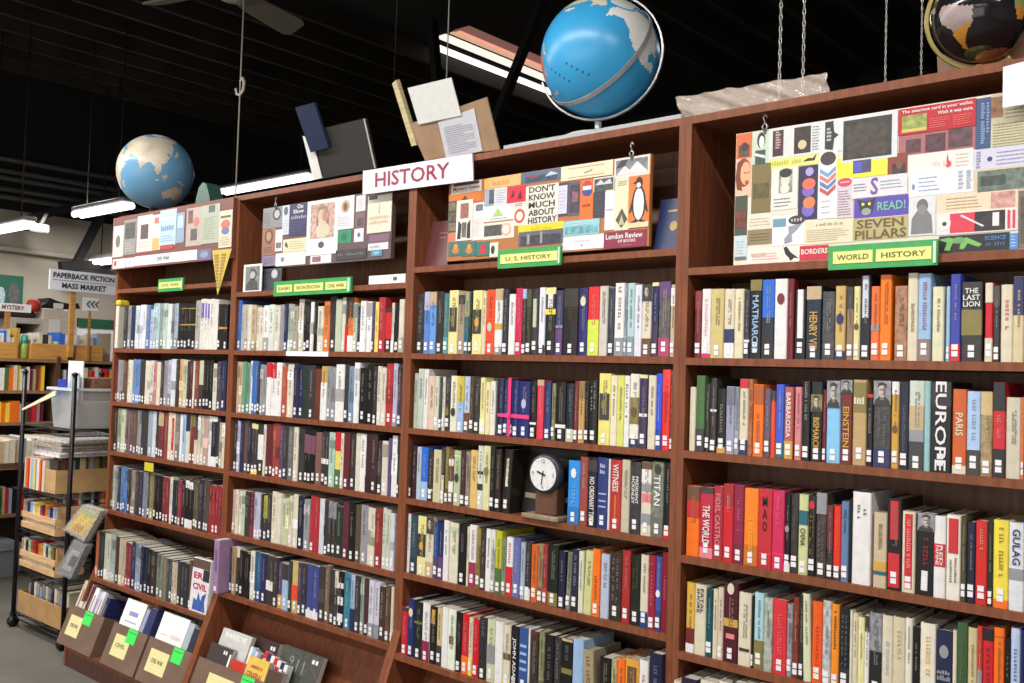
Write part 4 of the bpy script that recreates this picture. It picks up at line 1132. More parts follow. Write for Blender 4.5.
# ---------------------------------------------------------------- bookmark boards on the display shelves
m_cream = M((222,214,196),0.5,'paper')
KEEP = {'The smartest card in your wallet.','Wish it was ours.','S','READ!','SEVEN','PILLARS','SCIENCE','BORDERS','Mystery Scene',"DON'T",'KNOW','MUCH','ABOUT','HISTORY','London Review','OF BOOKS','CIVIL WAR','On','Slow'}
class Board:
    def __init__(s, label, Y, tl, tr, bl, br, mat, cols, th=.014):
        s.Y = Y; a = atY(*tl,Y); b = atY(*tr,Y); c = atY(*bl,Y); d = atY(*br,Y)
        s.x0 = (a.x+c.x)/2; s.x1 = (b.x+d.x)/2; s.z1 = (a.z+b.z)/2; s.z0 = (c.z+d.z)/2
        if Y > 0: s.z0 = max(s.z0, max(SHZ[k][0] for k in range(4) if D[k] < (s.x0+s.x1)/2 < D[k+1])+.001)
        s.o = Vector((s.x0, Y, s.z0)); s.n = 0
        s.t = thing('bookmark_board', label, 'board', s.o)
        MB().box(0,s.x1-s.x0,0,th,0,s.z1-s.z0).build('backing_board', s.t, mat)
    def rect(s, cr, x0, y0, x1, y1):
        """top left corner (x0,y0) and bottom right corner (x1,y1) seen in crop cr -> local x0,x1,z0,z1"""
        a = atY(cr[0]+x0/cr[2], cr[1]+y0/cr[2], s.Y)-s.o; b = atY(cr[0]+x1/cr[2], cr[1]+y1/cr[2], s.Y)-s.o
        W = s.x1-s.x0; H = s.z1-s.z0; k = .0015
        return max(k,min(a.x,b.x)), min(W-k,max(a.x,b.x)), max(k,min(a.z,b.z)), min(H-k,max(a.z,b.z))
    def card(s, cr, x0, y0, x1, y1, col, *marks, poly=None):
        """a bookmark stuck on the board; marks are fractions of the card: ('r',x0,z0,x1,z1,col) patch, ('e',...) oval,
        ('t',text,x0,z0,x1,z1,col) text, ('v',text,...) text reading downwards, ('l',x0,z0,x1,z1,n,col) lines of small print, ('p',pts,col) outline"""
        X0, X1, Z0, Z1 = s.rect(cr, x0, y0, x1, y1); s.n += 1; lift = .0006+.000217*(s.n % 11)
        kind = 'paper'
        if isinstance(col, tuple): rgb = col
        else: rgb = C(col)[0]
        bm = MB().box(X0,X1,-lift,.0,Z0,Z1).build('bookmark', s.t, M(rgb,.4,kind)); w = X1-X0; h = Z1-Z0
        y = -lift-.00053; lev = 0
        for mk in marks:
            k = mk[0]; m = MB(); lev += 1; yy = y-.000131*lev
            cc = mk[-1]; cc = cc if isinstance(cc, tuple) else C(cc)[0]
            if k in 'rei':
                a, b, c_, d = mk[1:5]; dx = (w*(c_-a),0,0); dz = (0,0,h*(d-b)); o = (X0+w*a,yy,Z0+h*b)
                if k == 'e': m.plate(o,dx,dz,.0006,ell(18))
                else: m.plate(o,dx,dz,.0006)
                m.build('picture', bm, M(cc,.45,'print' if k == 'i' else 'paper'))
            elif k == 'p':
                m.plate((X0,yy,Z0),(w,0,0),(0,0,h),.0006,mk[1]); m.build('picture', bm, M(cc,.45,'paper'))
            elif k in 'tv' and mk[1] not in KEEP:
                _, tx, a, b, c_, d, _c = mk; rg = random.Random(len(tx)*7+s.n); nn = len(tx)
                for j in range(nn):
                    if tx[j] == ' ': continue
                    if k == 't': xa = X0+w*(a+(c_-a)*j/nn); xb = xa+w*(c_-a)/nn*.62; za = Z0+h*b; zb = za+h*(d-b)*rg.uniform(.6,1)
                    else: zb = Z0+h*(d-(d-b)*j/nn); za = zb-h*(d-b)/nn*.62; xa = X0+w*a; xb = xa+w*(c_-a)*rg.uniform(.6,1)
                    m.box(xa,xb,yy-.0003,yy+.0003,za,zb)
                m.build('lettering', bm, M(tuple(int(.7*p+.3*q) for p,q in zip(cc,rgb)),.5))
            elif k == 't':
                _, tx, a, b, c_, d, _c = mk; m.text(tx,(X0+w*a,yy,Z0+h*b),(w*(c_-a),0,0),(0,0,h*(d-b)),.02); m.build('lettering', bm, M(cc,.5))
            elif k == 'v':
                _, tx, a, b, c_, d, _c = mk; m.text(tx,(X0+w*a,yy,Z0+h*d),(0,0,-h*(d-b)),(w*(c_-a),0,0),.02); m.build('lettering', bm, M(cc,.5))
            elif k == 'l':
                _, a, b, c_, d, n, _c = mk; rg = random.Random(int(X0*9999)+n)
                for j in range(n):
                    z = Z0+h*(d-(d-b)*(j+.5)/n); t = min(.0022, h*(d-b)/n*.35); xe = X0+w*(c_-(c_-a)*rg.uniform(0,.3)); xx = X0+w*a
                    while xx < xe:
                        q = min(xe, xx+rg.uniform(.004,.012)); m.box(xx,q-.0015 if q-xx > .003 else q,yy-.0003,yy+.0003,z-t/2,z+t/2); xx = q
                m.build('small_print', bm, M(cc,.5))
        return bm
    def hook(s, u, v):
        a = atY(u,v,s.Y)-s.o; H = s.z1-s.z0
        m = MB().tube([(a.x,-.004,H-.012),(a.x-.008,-.006,H+.008),(a.x,-.006,H+.02),(a.x+.008,-.006,H+.008),(a.x,-.004,H-.004)], .0035, 6)
        m.tube([(a.x,-.004,H+.018),(a.x-.006,-.004,H+.034),(a.x,-.004,H+.046),(a.x+.006,-.004,H+.034)], .003, 6)
        m.build('hanging_hook', s.t, M((186,184,180),.3,'plain',.8))
gyp = (120,120,122); ink1 = (70,62,64)
# world history board
P4 = (724,80,3.4133)
B = Board('bookmark board with the purple READ card in the world history case', .03, (735,131),(1040,91),(735,264.5),(1040,249.5), m_cream, None)
B.hook(766,125)
B.card(P4,38,178,95,268,(214,104,58),('i',.15,.1,.85,.55,(92,72,62)),('e',.3,.3,.75,.65,(60,52,50)))
B.card(P4,38,272,97,395,(236,186,158),('e',.05,.25,.9,1,(140,66,44)),('e',.28,.3,.9,.9,(240,170,130)),('e',.55,.3,.78,.42,(170,84,56)),('p',[(.42,.62),(.6,.64),(.6,.58)],(150,84,70)),('p',[(.68,.64),(.84,.62),(.7,.58)],(150,84,70)),('p',[(.1,.2),(.0,.5),(.1,.9),(.4,1),(.3,.8),(.24,.5),(.4,.15)],(120,58,42)))
B.card(P4,38,398,78,530,(72,78,62),('i',.1,.2,.9,.6,(120,60,50)))
B.card(P4,98,175,153,290,(196,208,188),('e',.3,.5,.78,.95,(46,48,50)),('e',.42,.5,.72,.85,(232,232,228)),('i',.2,.05,.8,.45,(66,84,76)),('p',[(.2,.3),(.8,.2),(.8,.28),(.2,.38)],'wh'))
B.card(P4,97,290,158,450,(122,108,68),('i',.1,.3,.9,.6,(98,88,52)))
B.card(P4,156,160,236,262,(214,216,214),('i',.16,.08,.6,.92,(72,44,50)),('v','ITALIAN',.28,.3,.5,.88,(170,130,120)))
B.card(P4,236,150,332,250,(216,218,216),('i',.06,.08,.64,.92,(58,44,40)),('e',.2,.2,.5,.5,(206,190,150)),('l',.7,.1,.97,.9,9,gyp))
B.card(P4,332,128,408,240,(216,218,216),('p',[(.2,.1),(.55,.05),(.6,.4),(.8,.5),(.6,.6),(.55,.95),(.2,.95)],(48,52,54)),('v','CAFE',.28,.3,.48,.75,(150,160,160)))
B.card(P4,405,105,592,262,(212,216,220),('i',.03,.06,.9,.92,(60,56,50)),('i',.1,.12,.8,.8,(72,66,58)))
B.card(P4,597,103,860,155,(186,32,44),('i',.05,.08,.38,.72,(150,160,84)),('r',.05,.08,.38,.2,(206,190,96)),('t','The smartest card in your wallet.',.05,.78,.97,.93,'wh'),('t','Wish it was ours.',.52,.6,.97,.73,'wh'),('l',.42,.1,.68,.5,5,(226,120,110)),('l',.72,.1,.97,.5,5,(226,120,110)))
B.card(P4,597,184,858,235,(168,104,112),('i',.1,.15,.3,.7,(96,66,72)),('i',.36,.1,.62,.8,(90,60,68)),('i',.66,.15,.96,.9,(96,70,76)))
B.card(P4,860,65,912,235,(62,84,122),('v','Emperor Publishing',.35,.1,.62,.9,(170,190,220)),('v','Bookseller',.7,.3,.88,.9,(170,190,220)))
B.card(P4,913,48,1075,232,(198,190,158),('i',.0,.6,.25,.95,(150,104,74)),('l',.05,.08,.95,.5,9,(150,146,110)),('l',.3,.55,.95,.92,6,(150,146,110)))
B.card(P4,152,266,322,285,(226,230,128),('t','READERS PICK',.08,.25,.68,.7,(176,168,80)),('p',[(.7,.3),(.8,.55),(.9,.5),(.97,.85),(.93,.3)],(60,58,50)))
B.card(P4,165,305,250,438,(222,220,214),('i',.28,.4,.8,.95,(150,158,140)),('e',.36,.55,.7,.85,(226,212,196)),('e',.3,.76,.78,.98,(54,50,50)),('e',.34,.38,.7,.6,(214,222,206)),('l',.1,.05,.9,.3,3,gyp))
B.card(P4,256,296,322,473,(52,44,78),('e',.2,.05,.8,.3,(120,104,190)),('e',.25,.2,.85,.42,(222,128,84)),('e',.2,.42,.8,.62,(120,104,190)),('e',.2,.55,.85,.76,(222,110,90)),('e',.35,.8,.75,.96,(170,160,214)))
B.card(P4,324,245,386,470,(228,226,228),('e',.1,.78,.9,.98,(72,60,62)),*[('p',[(.1,.74-.09*j),(.5,.66-.09*j),(.9,.76-.09*j),(.9,.7-.09*j),(.5,.6-.09*j),(.1,.68-.09*j)],[(120,160,200),(214,120,116),(90,130,180),(196,90,90)][j]) for j in range(4)],('l',.2,.05,.8,.3,3,(190,190,200)))
B.card(P4,386,268,560,322,(236,226,72),('i',.33,.2,.68,.78,(80,80,110)),('r',.35,.25,.5,.72,(90,90,190)))
B.card(P4,560,255,626,325,(140,66,52),('i',.25,.1,.9,.55,(70,58,60)),('e',.45,.3,.75,.7,(120,84,76)))
B.card(P4,387,338,441,468,(214,198,206),('e',.05,.78,.9,1,(206,78,88)),('r',.2,.88,.75,.91,(240,190,190)),('l',.1,.05,.9,.7,10,(150,140,150)))
B.card(P4,440,338,626,388,(220,216,220),('t','S',.34,.1,.48,.95,(120,84,160)),('l',.03,.3,.3,.75,3,(110,120,140)),('l',.52,.3,.95,.8,3,(140,170,190)))
B.card(P4,445,408,630,458,(92,74,176),('e',.1,.1,.36,.85,(62,64,74)),('e',.14,.12,.32,.5,(150,160,156)),('p',[(.1,.6),(.06,1.0),(.18,.85),(.28,.85),(.4,1.0),(.36,.6)],(58,58,70)),('e',.14,.62,.2,.78,(226,226,80)),('e',.26,.62,.32,.78,(226,226,80)),('t','READ!',.44,.3,.95,.75,(120,190,150)))
B.card(P4,443,476,628,538,(182,168,118),('t','SEVEN',.06,.54,.92,.94,(110,90,54)),('t','PILLARS',.03,.05,.97,.47,(110,90,54)))
B.card(P4,628,258,850,308,(230,226,220),('t','ART OF',.4,.35,.62,.65,(226,200,196)),('e',.58,.25,.68,.55,(216,76,86)),('p',[(.6,.5),(.62,.9),(.64,.5)],(216,76,86)),('l',.74,.2,.95,.85,4,(232,180,170)))
B.card(P4,632,322,850,380,(224,228,236),('e',.05,.3,.1,.55,(130,140,190)),('l',.16,.15,.5,.85,4,(150,160,190)),('v','BOOKS',.78,.1,.86,.9,(150,150,160)),('v','LITERARY',.9,.1,.98,.9,(150,150,160)))
B.card(P4,852,240,1075,290,(206,204,222),('e',.22,.4,.3,.62,(70,70,110)),('v','PALACE',.05,.1,.12,.9,(120,120,150)),('l',.36,.15,.97,.85,4,(150,150,180)))
B.card(P4,856,308,1075,372,(214,190,160),('i',.05,.08,.99,.92,(108,120,110)),('i',.1,.3,.5,.7,(74,82,76)))
B.card(P4,632,404,722,528,(214,216,220),('e',.3,.6,.72,.95,(112,112,114)),('p',[(.1,.05),(.12,.45),(.35,.68),(.65,.68),(.85,.5),(.9,.05)],(126,126,128)),('e',.34,.55,.66,.8,(140,136,136)))
B.card(P4,728,395,1003,440,(230,208,178),('i',.68,.12,.97,.9,(198,150,140)),('l',.12,.2,.58,.85,4,(180,150,120)))
B.card(P4,728,457,1003,512,(228,220,218),('r',.17,.06,.52,.94,(216,62,82)),('i',.48,.06,.85,.94,(56,50,52)),('e',.02,.2,.18,.85,(232,228,224)),('e',.07,.4,.13,.6,(70,64,66)),('r',.7,.25,.78,.85,'wh'),('p',[(.3,.8),(.58,.25),(.6,.3),(.32,.86)],'wh'),('r',.88,.1,.91,.9,(216,62,82)),('r',.94,.1,.97,.9,(216,62,82)))
B.card(P4,735,535,975,582,(40,38,42),('p',[(.0,.8),(.15,.9),(.3,.7),(.4,.85),(.5,.65),(.62,.4),(.58,.25),(.5,.35),(.42,.5),(.36,.15),(.3,.2),(.32,.5),(.2,.55),(.16,.1),(.08,.15),(.12,.6)],(124,184,92)),('e',.2,.5,.38,.9,(110,160,100)),('t','SCIENCE',.66,.6,.95,.85,(80,130,190)),('t','OF EVIL',.68,.25,.95,.5,(80,130,190)))
B.card(P4,976,524,1004,580,(86,140,206),('l',.2,.1,.8,.9,4,(190,210,230)))
B.card(P4,1006,380,1075,580,(120,108,92),('i',.1,.1,.9,.9,(90,84,76)))
B.card(P4,80,462,166,506,(226,214,194),('l',.1,.2,.9,.8,3,(200,186,160)))
B.card(P4,82,514,170,558,(142,124,92),('l',.1,.2,.9,.8,3,(112,98,70)))
B.card(P4,166,468,276,560,(224,226,232),('r',.02,.64,.42,.92,(112,150,172)),('e',.5,.68,1,.98,(60,58,62)),('t','GOOD',.58,.78,.94,.9,(160,160,160)),('p',[(.5,.62),(.9,.7),(.75,.5),(.6,.35),(.62,.12),(.4,.05),(.38,.22),(.52,.4)],(150,150,160)))
B.card(P4,275,486,440,552,(226,214,184),('t','A hard job to do',.25,.78,.8,.92,(150,140,120)),('l',.06,.1,.94,.65,6,(190,178,150)))
B.card(P4,80,578,258,622,(236,222,212),('p',[(.7,.95),(.76,1),(.84,.6),(.99,.2),(.9,.25),(.84,.05),(.8,.3),(.74,.5)],(40,36,40)),('l',.1,.2,.62,.7,3,(226,170,160)),('t','magazine',.08,.5,.38,.75,(196,170,160)))
B.card(P4,260,568,356,612,(196,44,56),('t','BORDERS',.05,.42,.98,.78,'wh'))
B.card(P4,38,533,78,612,(196,210,214),('l',.15,.2,.85,.8,5,(170,186,190)),('r',.05,0,.95,.12,(100,110,116)))
# U.S. history board
Q1 = (430,150,6.2083); Q2 = (540,140,6.2083)
B = Board('bookmark board with a big penguin card in the U.S. history case', .03, (448.5,185),(650,152.5),(447.5,260.5),(650,247), M((176,112,62),.5,'paper'), None)
B.hook(633,146)
B.card(Q1,135,205,320,252,(230,222,214),('r',.08,.7,.92,.95,(96,84,76)),('t','Mystery Scene',.06,.2,.94,.6,(160,40,60)))
B.card(Q1,120,285,320,312,(206,112,40),('p',[(.4,.3),(.5,.8),(.6,.3)],(90,60,40)))
B.card(Q1,340,166,563,215,(226,178,112),('t','Amadeus',.24,.25,.7,.7,(196,140,80)))
B.card((522,155,1),0,16.5,39,24,(84,104,132),('i',.1,.1,.9,.6,(60,74,96)),('e',.2,.4,.4,.7,(150,60,60)),('p',[(.6,.4),(.75,.8),(.95,.5)],(190,196,204)))
B.card(Q1,480,235,598,318,(208,40,62),('p',[(.2,.3),(.35,.8),(.4,.4)],(90,24,40)),('p',[(.55,.2),(.7,.7),(.8,.2)],(90,24,40)))
B.card(Q1,345,248,478,335,(208,212,216),('r',.02,.02,.4,.98,(150,166,186)),('i',.2,.1,.42,.95,(80,90,104)),('l',.5,.1,.95,.9,6,(170,176,184)))
B.card((526.5,180,1),0,7,31.5,42,(224,218,206),*[('t',tx,.1,.82-.2*j,.9 if j<4 else .97,.98-.2*j,(52,48,46)) for j,tx in enumerate(["DON'T","KNOW","MUCH","ABOUT","HISTORY"])])
B.card(Q1,118,322,165,510,(70,72,58),('i',.1,.7,.9,.95,(120,110,84)),('i',.1,.38,.9,.62,(96,90,70)),('i',.1,.05,.9,.3,(130,120,96)))
B.card(Q1,118,515,165,570,(206,120,90))
B.card(Q1,170,318,262,558,(226,220,212),('i',.25,.55,.75,.92,(156,104,84)),('p',[(.1,.05),(.15,.5),(.35,.4),(.3,.05)],(50,46,46)),('p',[(.7,.05),(.7,.4),(.88,.5),(.9,.05)],(50,46,46)),('i',.38,.08,.65,.45,(110,104,100)))
B.card(Q1,265,332,330,556,(222,218,216),('i',.3,.78,.9,.95,(110,116,120)),('l',.15,.1,.85,.6,8,(200,196,196)))
B.card(Q1,330,352,522,428,(224,226,224),('p',[(.32,.28),(.48,.82),(.66,.28)],(166,196,120)),('l',.25,.08,.8,.2,1,gyp))
B.card(Q1,330,458,522,542,(222,214,200),('i',.05,.2,.62,.85,(84,82,80)),('e',.6,.15,.9,.9,(214,170,160)),('e',.64,.25,.86,.8,(222,214,200)))
B.card(Q1,524,325,592,465,(226,214,202),('e',.05,.1,.95,.7,(200,84,80)),('e',.22,.2,.8,.58,(226,214,202)),('l',.1,.8,.9,.95,2,gyp))
B.card((518.5,220,1),0,5.5,45,10.5,(236,206,40),('t','NOIR CITY',.3,.2,.75,.75,(190,170,60)))
B.card((519,230,1),0,2.5,44,13,(96,98,108),('i',.05,.05,.95,.7,(66,66,76)),('r',.2,.1,.26,.8,(150,150,160)),('r',.5,.1,.55,.9,(150,150,160)))
for xx in (118,202,287):
    B.card(Q1,xx,574,xx+80,655,(62,116,112),('e',.3,.15,.8,.6,(226,120,50) if xx < 250 else (206,50,50)),('e',.4,.45,.7,.85,(226,150,60) if xx < 250 else (206,50,50)))
B.card(Q1,375,577,424,662,(222,220,206),('e',.15,.2,.6,.8,(60,56,56)))
B.card(Q2,135,162,455,215,(226,216,184),('p',[(.45,.35),(.6,.45),(.62,.65),(.58,.5),(.46,.42)],(120,116,90)),('l',.15,.1,.85,.25,1,(200,150,120)),('l',.15,.7,.85,.9,1,(200,150,120)))
B.card(Q2,465,108,680,212,(222,216,208),('i',.05,.12,.95,.9,(128,132,136)),('p',[(.05,.12),(.3,.6),(.45,.35),(.65,.75),(.95,.2),(.95,.12)],(214,214,212)),('p',[(.05,.5),(.2,.9),(.4,.9),(.3,.55)],(60,62,64)))
B.card(Q2,98,272,180,470,(72,66,92),('r',.08,.08,.85,.92,(206,204,220)),('l',.15,.2,.8,.8,6,(176,170,200)))
B.card(Q2,181,262,250,466,(98,88,100),('i',.1,.1,.9,.9,(74,66,80)),('i',.3,.4,.8,.7,(140,100,104)))
B.card(Q2,253,252,328,488,(222,112,52),('e',.15,.6,.9,.98,(196,60,60)),('e',.15,.58,.9,.82,(60,76,150)),('r',.2,.74,.85,.84,'wh'),('t','BOOKS',.2,.32,.8,.4,(150,60,30)))
B.card(Q2,335,238,462,315,(206,206,204),('i',.05,.1,.95,.9,(80,84,86)),('p',[(.1,.5),(.35,.85),(.5,.6),(.8,.85),(.9,.5)],(200,204,206)))
B.card(Q2,335,322,405,480,(66,66,74),('l',.15,.1,.85,.9,9,(92,92,100)))
B.card(Q2,408,322,466,556,(228,224,230),('t','mystery',.15,.5,.8,.56,(170,160,190)))
B.card(Q2,470,242,553,556,(224,216,184),('p',[(.1,.2),(.5,.42),(.9,.2),(.5,.04)],(88,84,70)),('p',[(.3,.1),(.5,.3),(.7,.1)],(190,180,140)),('l',.2,.85,.85,.95,3,(160,150,120)))
B.card(Q2,555,228,682,536,(216,122,58),('r',.0,.0,1,.1,(226,206,170)),('e',.18,.12,.84,.8,(46,42,44)),('e',.26,.14,.76,.76,(232,228,222)),('e',.34,.74,.68,.97,(46,42,44)),('e',.38,.76,.6,.86,(226,222,216)),
    ('p',[(.2,.55),(.05,.3),(.1,.28),(.26,.42)],(46,42,44)),('p',[(.82,.55),(.95,.3),(.9,.28),(.76,.42)],(46,42,44)),('p',[(.15,.1),(.4,.16),(.45,.1)],(46,42,44)),('p',[(.58,.1),(.6,.16),(.88,.1)],(46,42,44)),('p',[(.34,.88),(.2,.86),(.36,.84)],(46,42,44)))
B.card(Q2,400,576,660,660,(140,44,72),('t','London Review',.05,.55,.92,.88,'wh'),('t','OF BOOKS',.34,.3,.76,.48,'wh'),('l',.4,.08,.75,.2,1,(200,120,140)))
B.card(Q2,150,508,370,580,(150,200,204),('i',.05,.1,.95,.6,(110,170,180)),('l',.1,.65,.9,.9,2,(200,226,228)))
B.card(Q2,140,602,397,668,(230,228,230),('t','AMSTERDAM',.3,.55,.68,.68,(196,170,200)),('e',.45,.2,.5,.35,(190,150,160)))
# slavery board with portraits
R2 = (255,185,5.94)
B = Board('bookmark board with a coloured portrait card in the slavery bookcase', .03, (263,205),(392.5,193),(261.5,269),(391,258.5), M((98,78,80),.5,'paper'), None, .02)
B.hook(277,199)
B.card(R2,48,115,163,248,(140,142,146),('e',.5,.35,.92,.95,(74,72,74)),('e',.58,.45,.85,.85,(186,184,184)),('l',.05,.1,.4,.8,6,(110,112,116)))
B.card(R2,45,258,120,412,(156,112,92),('e',.2,.4,.8,.95,(112,70,52)),('e',.32,.5,.68,.85,(180,140,112)),('l',.15,.08,.85,.3,3,(90,60,50)))
B.card(R2,44,424,122,478,(140,126,148),('l',.1,.2,.9,.8,3,(100,84,130)))
B.card(R2,168,110,205,192,(206,210,220),('e',.2,.2,.8,.9,(90,100,120)))
B.card(R2,165,196,205,292,(208,210,220),('l',.15,.1,.85,.9,5,(170,176,196)))
B.card(R2,125,268,162,392,(220,216,216),('i',.15,.15,.85,.4,(120,110,120)))
B.card(R2,210,94,318,292,(56,56,92),('t','On',.4,.84,.7,.97,'wh'),('t','Slow',.2,.7,.75,.82,'wh'),('t','Learning',.12,.52,.9,.64,(206,204,216)),('l',.1,.1,.9,.45,5,(96,100,150)))
B.card(R2,170,326,306,388,(226,214,176),('p',[(.08,.5),(.12,.85),(.2,.6),(.22,.3)],(70,70,60)),('l',.3,.15,.92,.85,4,(190,176,140)))
B.card(R2,126,408,300,470,(226,222,220),('e',.18,.3,.3,.7,(130,140,190)),('l',.4,.4,.5,.6,1,(200,200,210)))
B.card(R2,318,70,490,405,(230,226,224),('i',.12,.3,.88,.93,(196,160,150)),('e',.3,.3,.72,.88,(150,116,96)),('e',.35,.58,.68,.84,(214,176,150)),('e',.3,.3,.75,.58,(206,196,170)),('e',.4,.12,.58,.24,(86,80,90)),('e',.38,.5,.62,.66,(206,190,170)),('e',.5,.6,.66,.82,(176,136,116)),('p',[(.36,.76),(.34,.86),(.5,.9),(.66,.86),(.66,.74),(.6,.82),(.42,.82)],(150,124,104)))
B.card(R2,330,418,452,460,(228,222,224),('i',.1,.2,.5,.8,(150,110,120)))
B.card(R2,492,52,585,256,(226,222,226),('e',.25,.5,.75,.88,(190,156,126)),('e',.38,.56,.62,.8,(120,84,66)),('l',.15,.08,.85,.4,5,(190,186,206)))
B.card(R2,487,274,572,342,(52,142,108),('e',.3,.2,.7,.8,(40,110,86)))
B.card(R2,604,66,656,152,(220,216,222),('l',.2,.2,.8,.8,4,(190,186,200)))
B.card(R2,600,165,652,250,(126,100,98),('i',.2,.1,.8,.6,(90,74,74)))
B.card(R2,592,262,645,335,(224,222,228),('e',.35,.35,.65,.7,(100,100,120)))
B.card(R2,674,70,808,274,(226,216,196),('t','AMERICAN',.08,.36,.92,.46,(196,160,130)),('t','EYEWITNESS',.1,.24,.9,.33,(196,160,130)),('r',.48,.5,.52,.78,(190,170,150)),('r',.05,.9,.4,1,(60,60,64)))
B.card(R2,680,300,800,334,(126,98,116),('l',.1,.2,.9,.8,2,(160,130,150)))
B.card(R2,675,350,792,380,(222,222,230),('t','TRAVELER',.1,.3,.6,.7,(150,150,170)))
B.card(R2,692,388,756,420,(90,140,166),('e',.2,.2,.8,.8,(130,180,200)))
B.card(R2,484,390,662,434,(70,66,68),('t','THE BOOKSTORE',.08,.4,.92,.65,(140,140,144)))
# civil war board
R1 = (105,190,6.207)
B = Board('wide bookmark board hung across the top of the civil war bookcase', -.02, (112.5,219),(233,197),(112,270),(232,258), M((126,74,64),.5,'paper'), None, .018)
B.card(R1,56,228,110,412,(226,218,206),('e',.25,.3,.7,.7,(120,112,104)))
B.card(R1,122,190,190,396,(150,146,142),('i',.1,.45,.9,.92,(84,82,82)),('l',.15,.08,.85,.35,4,(214,210,206)))
B.card(R1,205,165,288,378,(228,210,206),('i',.25,.35,.75,.75,(84,78,78)),('l',.2,.1,.8,.3,3,(196,170,170)))
B.card(R1,296,158,340,372,(228,222,218),('r',.1,0,.9,.35,(236,176,110)),('r',.3,.75,.8,.92,(196,110,110)))
B.card(R1,346,130,438,338,(184,208,226),('t','Sisters',.1,.42,.9,.58,(96,130,170)),('r',.05,.72,.95,.78,'wh'),('l',.1,.1,.9,.3,3,(130,160,190)))
B.card(R1,346,345,425,362,(190,70,76))
B.card(R1,450,145,490,325,(142,166,190),('r',.15,.5,.85,.9,(180,206,226)))
B.card(R1,512,118,600,342,(186,170,160),('i',.1,.6,.4,.95,(120,84,80)),('i',.3,.15,.7,.45,(96,90,88)),('e',.45,.5,.8,.75,(200,120,110)))
B.card(R1,607,100,708,325,(176,182,164),('i',.38,.8,.72,.98,(86,96,100)),('l',.12,.1,.88,.7,10,(160,164,148)))
B.card(R1,716,133,792,352,(220,206,180),('e',.15,.5,.85,.75,(206,110,100)),('e',.2,.35,.8,.55,(110,120,170)),('l',.1,.05,.9,.3,4,(150,140,120)),('r',.1,.8,.9,.86,(96,104,90)))
B.card(R1,50,432,125,482,(228,226,228),('r',.1,.3,.3,.8,(206,60,66)))
B.card(R1,131,424,182,474,(226,224,228),('e',.3,.3,.6,.7,(190,190,220)))
B.card(R1,187,414,570,432,(230,228,234),('t','CIVIL WAR',.37,.3,.58,.7,(76,74,90)))
B.card(R1,577,372,658,430,(110,112,150),('e',.2,.2,.8,.8,(146,150,186)))
# pennant hanging from that board's corner
a = atY(105+665/6.207,190+375/6.207,-.026); b = atY(105+786/6.207,190+364/6.207,-.026); c = atY(105+698/6.207,190+652/6.207,-.026)
t = thing('pennant', 'long pointed gold pennant hanging below the civil war board', 'pennant', a)
m = MB(); d1 = b-a; d2 = c-a; m.raw([(0,0,0),d1,d2,(0,.003,0),d1+Vector((0,.003,0)),d2+Vector((0,.003,0))],[(0,2,1),(3,4,5),(0,1,4,3),(1,2,5,4),(2,0,3,5)]); m.build('cloth', t, M((206,178,78),.6,'paper'))
m = MB(); rg = random.Random(5)
for k in range(11):
    f = .08+k*.07; w_ = d1.length*(1-f)*.8; o_ = d2*f+d1*(1-f)*.12+Vector((0,-.001,0))
    for q in range(2): m.box(o_.x+w_*.5*q,o_.x+w_*.5*q+w_*.3,o_.y-.001,o_.y,o_.z-.014,o_.z-.004)
m.build('lettering', t, M((160,132,66),.6))
# ---------------------------------------------------------------- green card holders on the shelf edges
m_green = M((58,160,84),.4)
def holder(label, tl, br, words, bay):
    Y = -.018 if bay else -.012
    a = atY(*tl,Y); b = atY(*br,Y); x0, x1 = a.x, b.x; W = x1-x0; z0 = SHZ[bay][0]-.03; z1 = z0+.066
    t = thing('card_holder', label, 'sign', (x0,Y,z0))
    MB().box(0,W,.003,.012,0,z1-z0).build('holder_frame', t, m_green); H = z1-z0
    m = MB(); mt = MB(); x = W*.05; tot = sum(len(w)+1.5 for w in words); gap = W*.03; av = W*.9-gap*(len(words)-1)
    for w in words:
        cw = av*(len(w)+1.5)/tot; m.box(x,x+cw,.001,.004,H*.24,H*.74)
        mt.text(w,(x+cw*.1,.0002,H*.38),(cw*.8,0,0),(0,0,H*.22),.01); x += cw+gap
    m.build('card', t, M((226,226,136),.4,'paper')); mt.build('lettering', t, M((96,92,60),.6))
    MB().box(W*.965,W*.99,-.0008,.003,H*.08,H*.92).build('clear_clip', t, M((200,226,206),.2))
holder('green holder with the world history cards on the shelf edge', (828,244),(937,262), ['WORLD','HISTORY'], 3)
holder('green holder with the U.S. history card on the shelf edge', (497.5,246),(560,262), ['U. S. HISTORY'], 2)
holder('green holder with the slavery and reconstruction cards on the shelf edge', (273.5,278),(350,292), ['SLAVERY','RECONSTRUCTION','CIVIL WAR'], 1)
holder('small green holder with the civil war card on the shelf edge', (158,275),(182,287), ['CIVIL WAR'], 0)
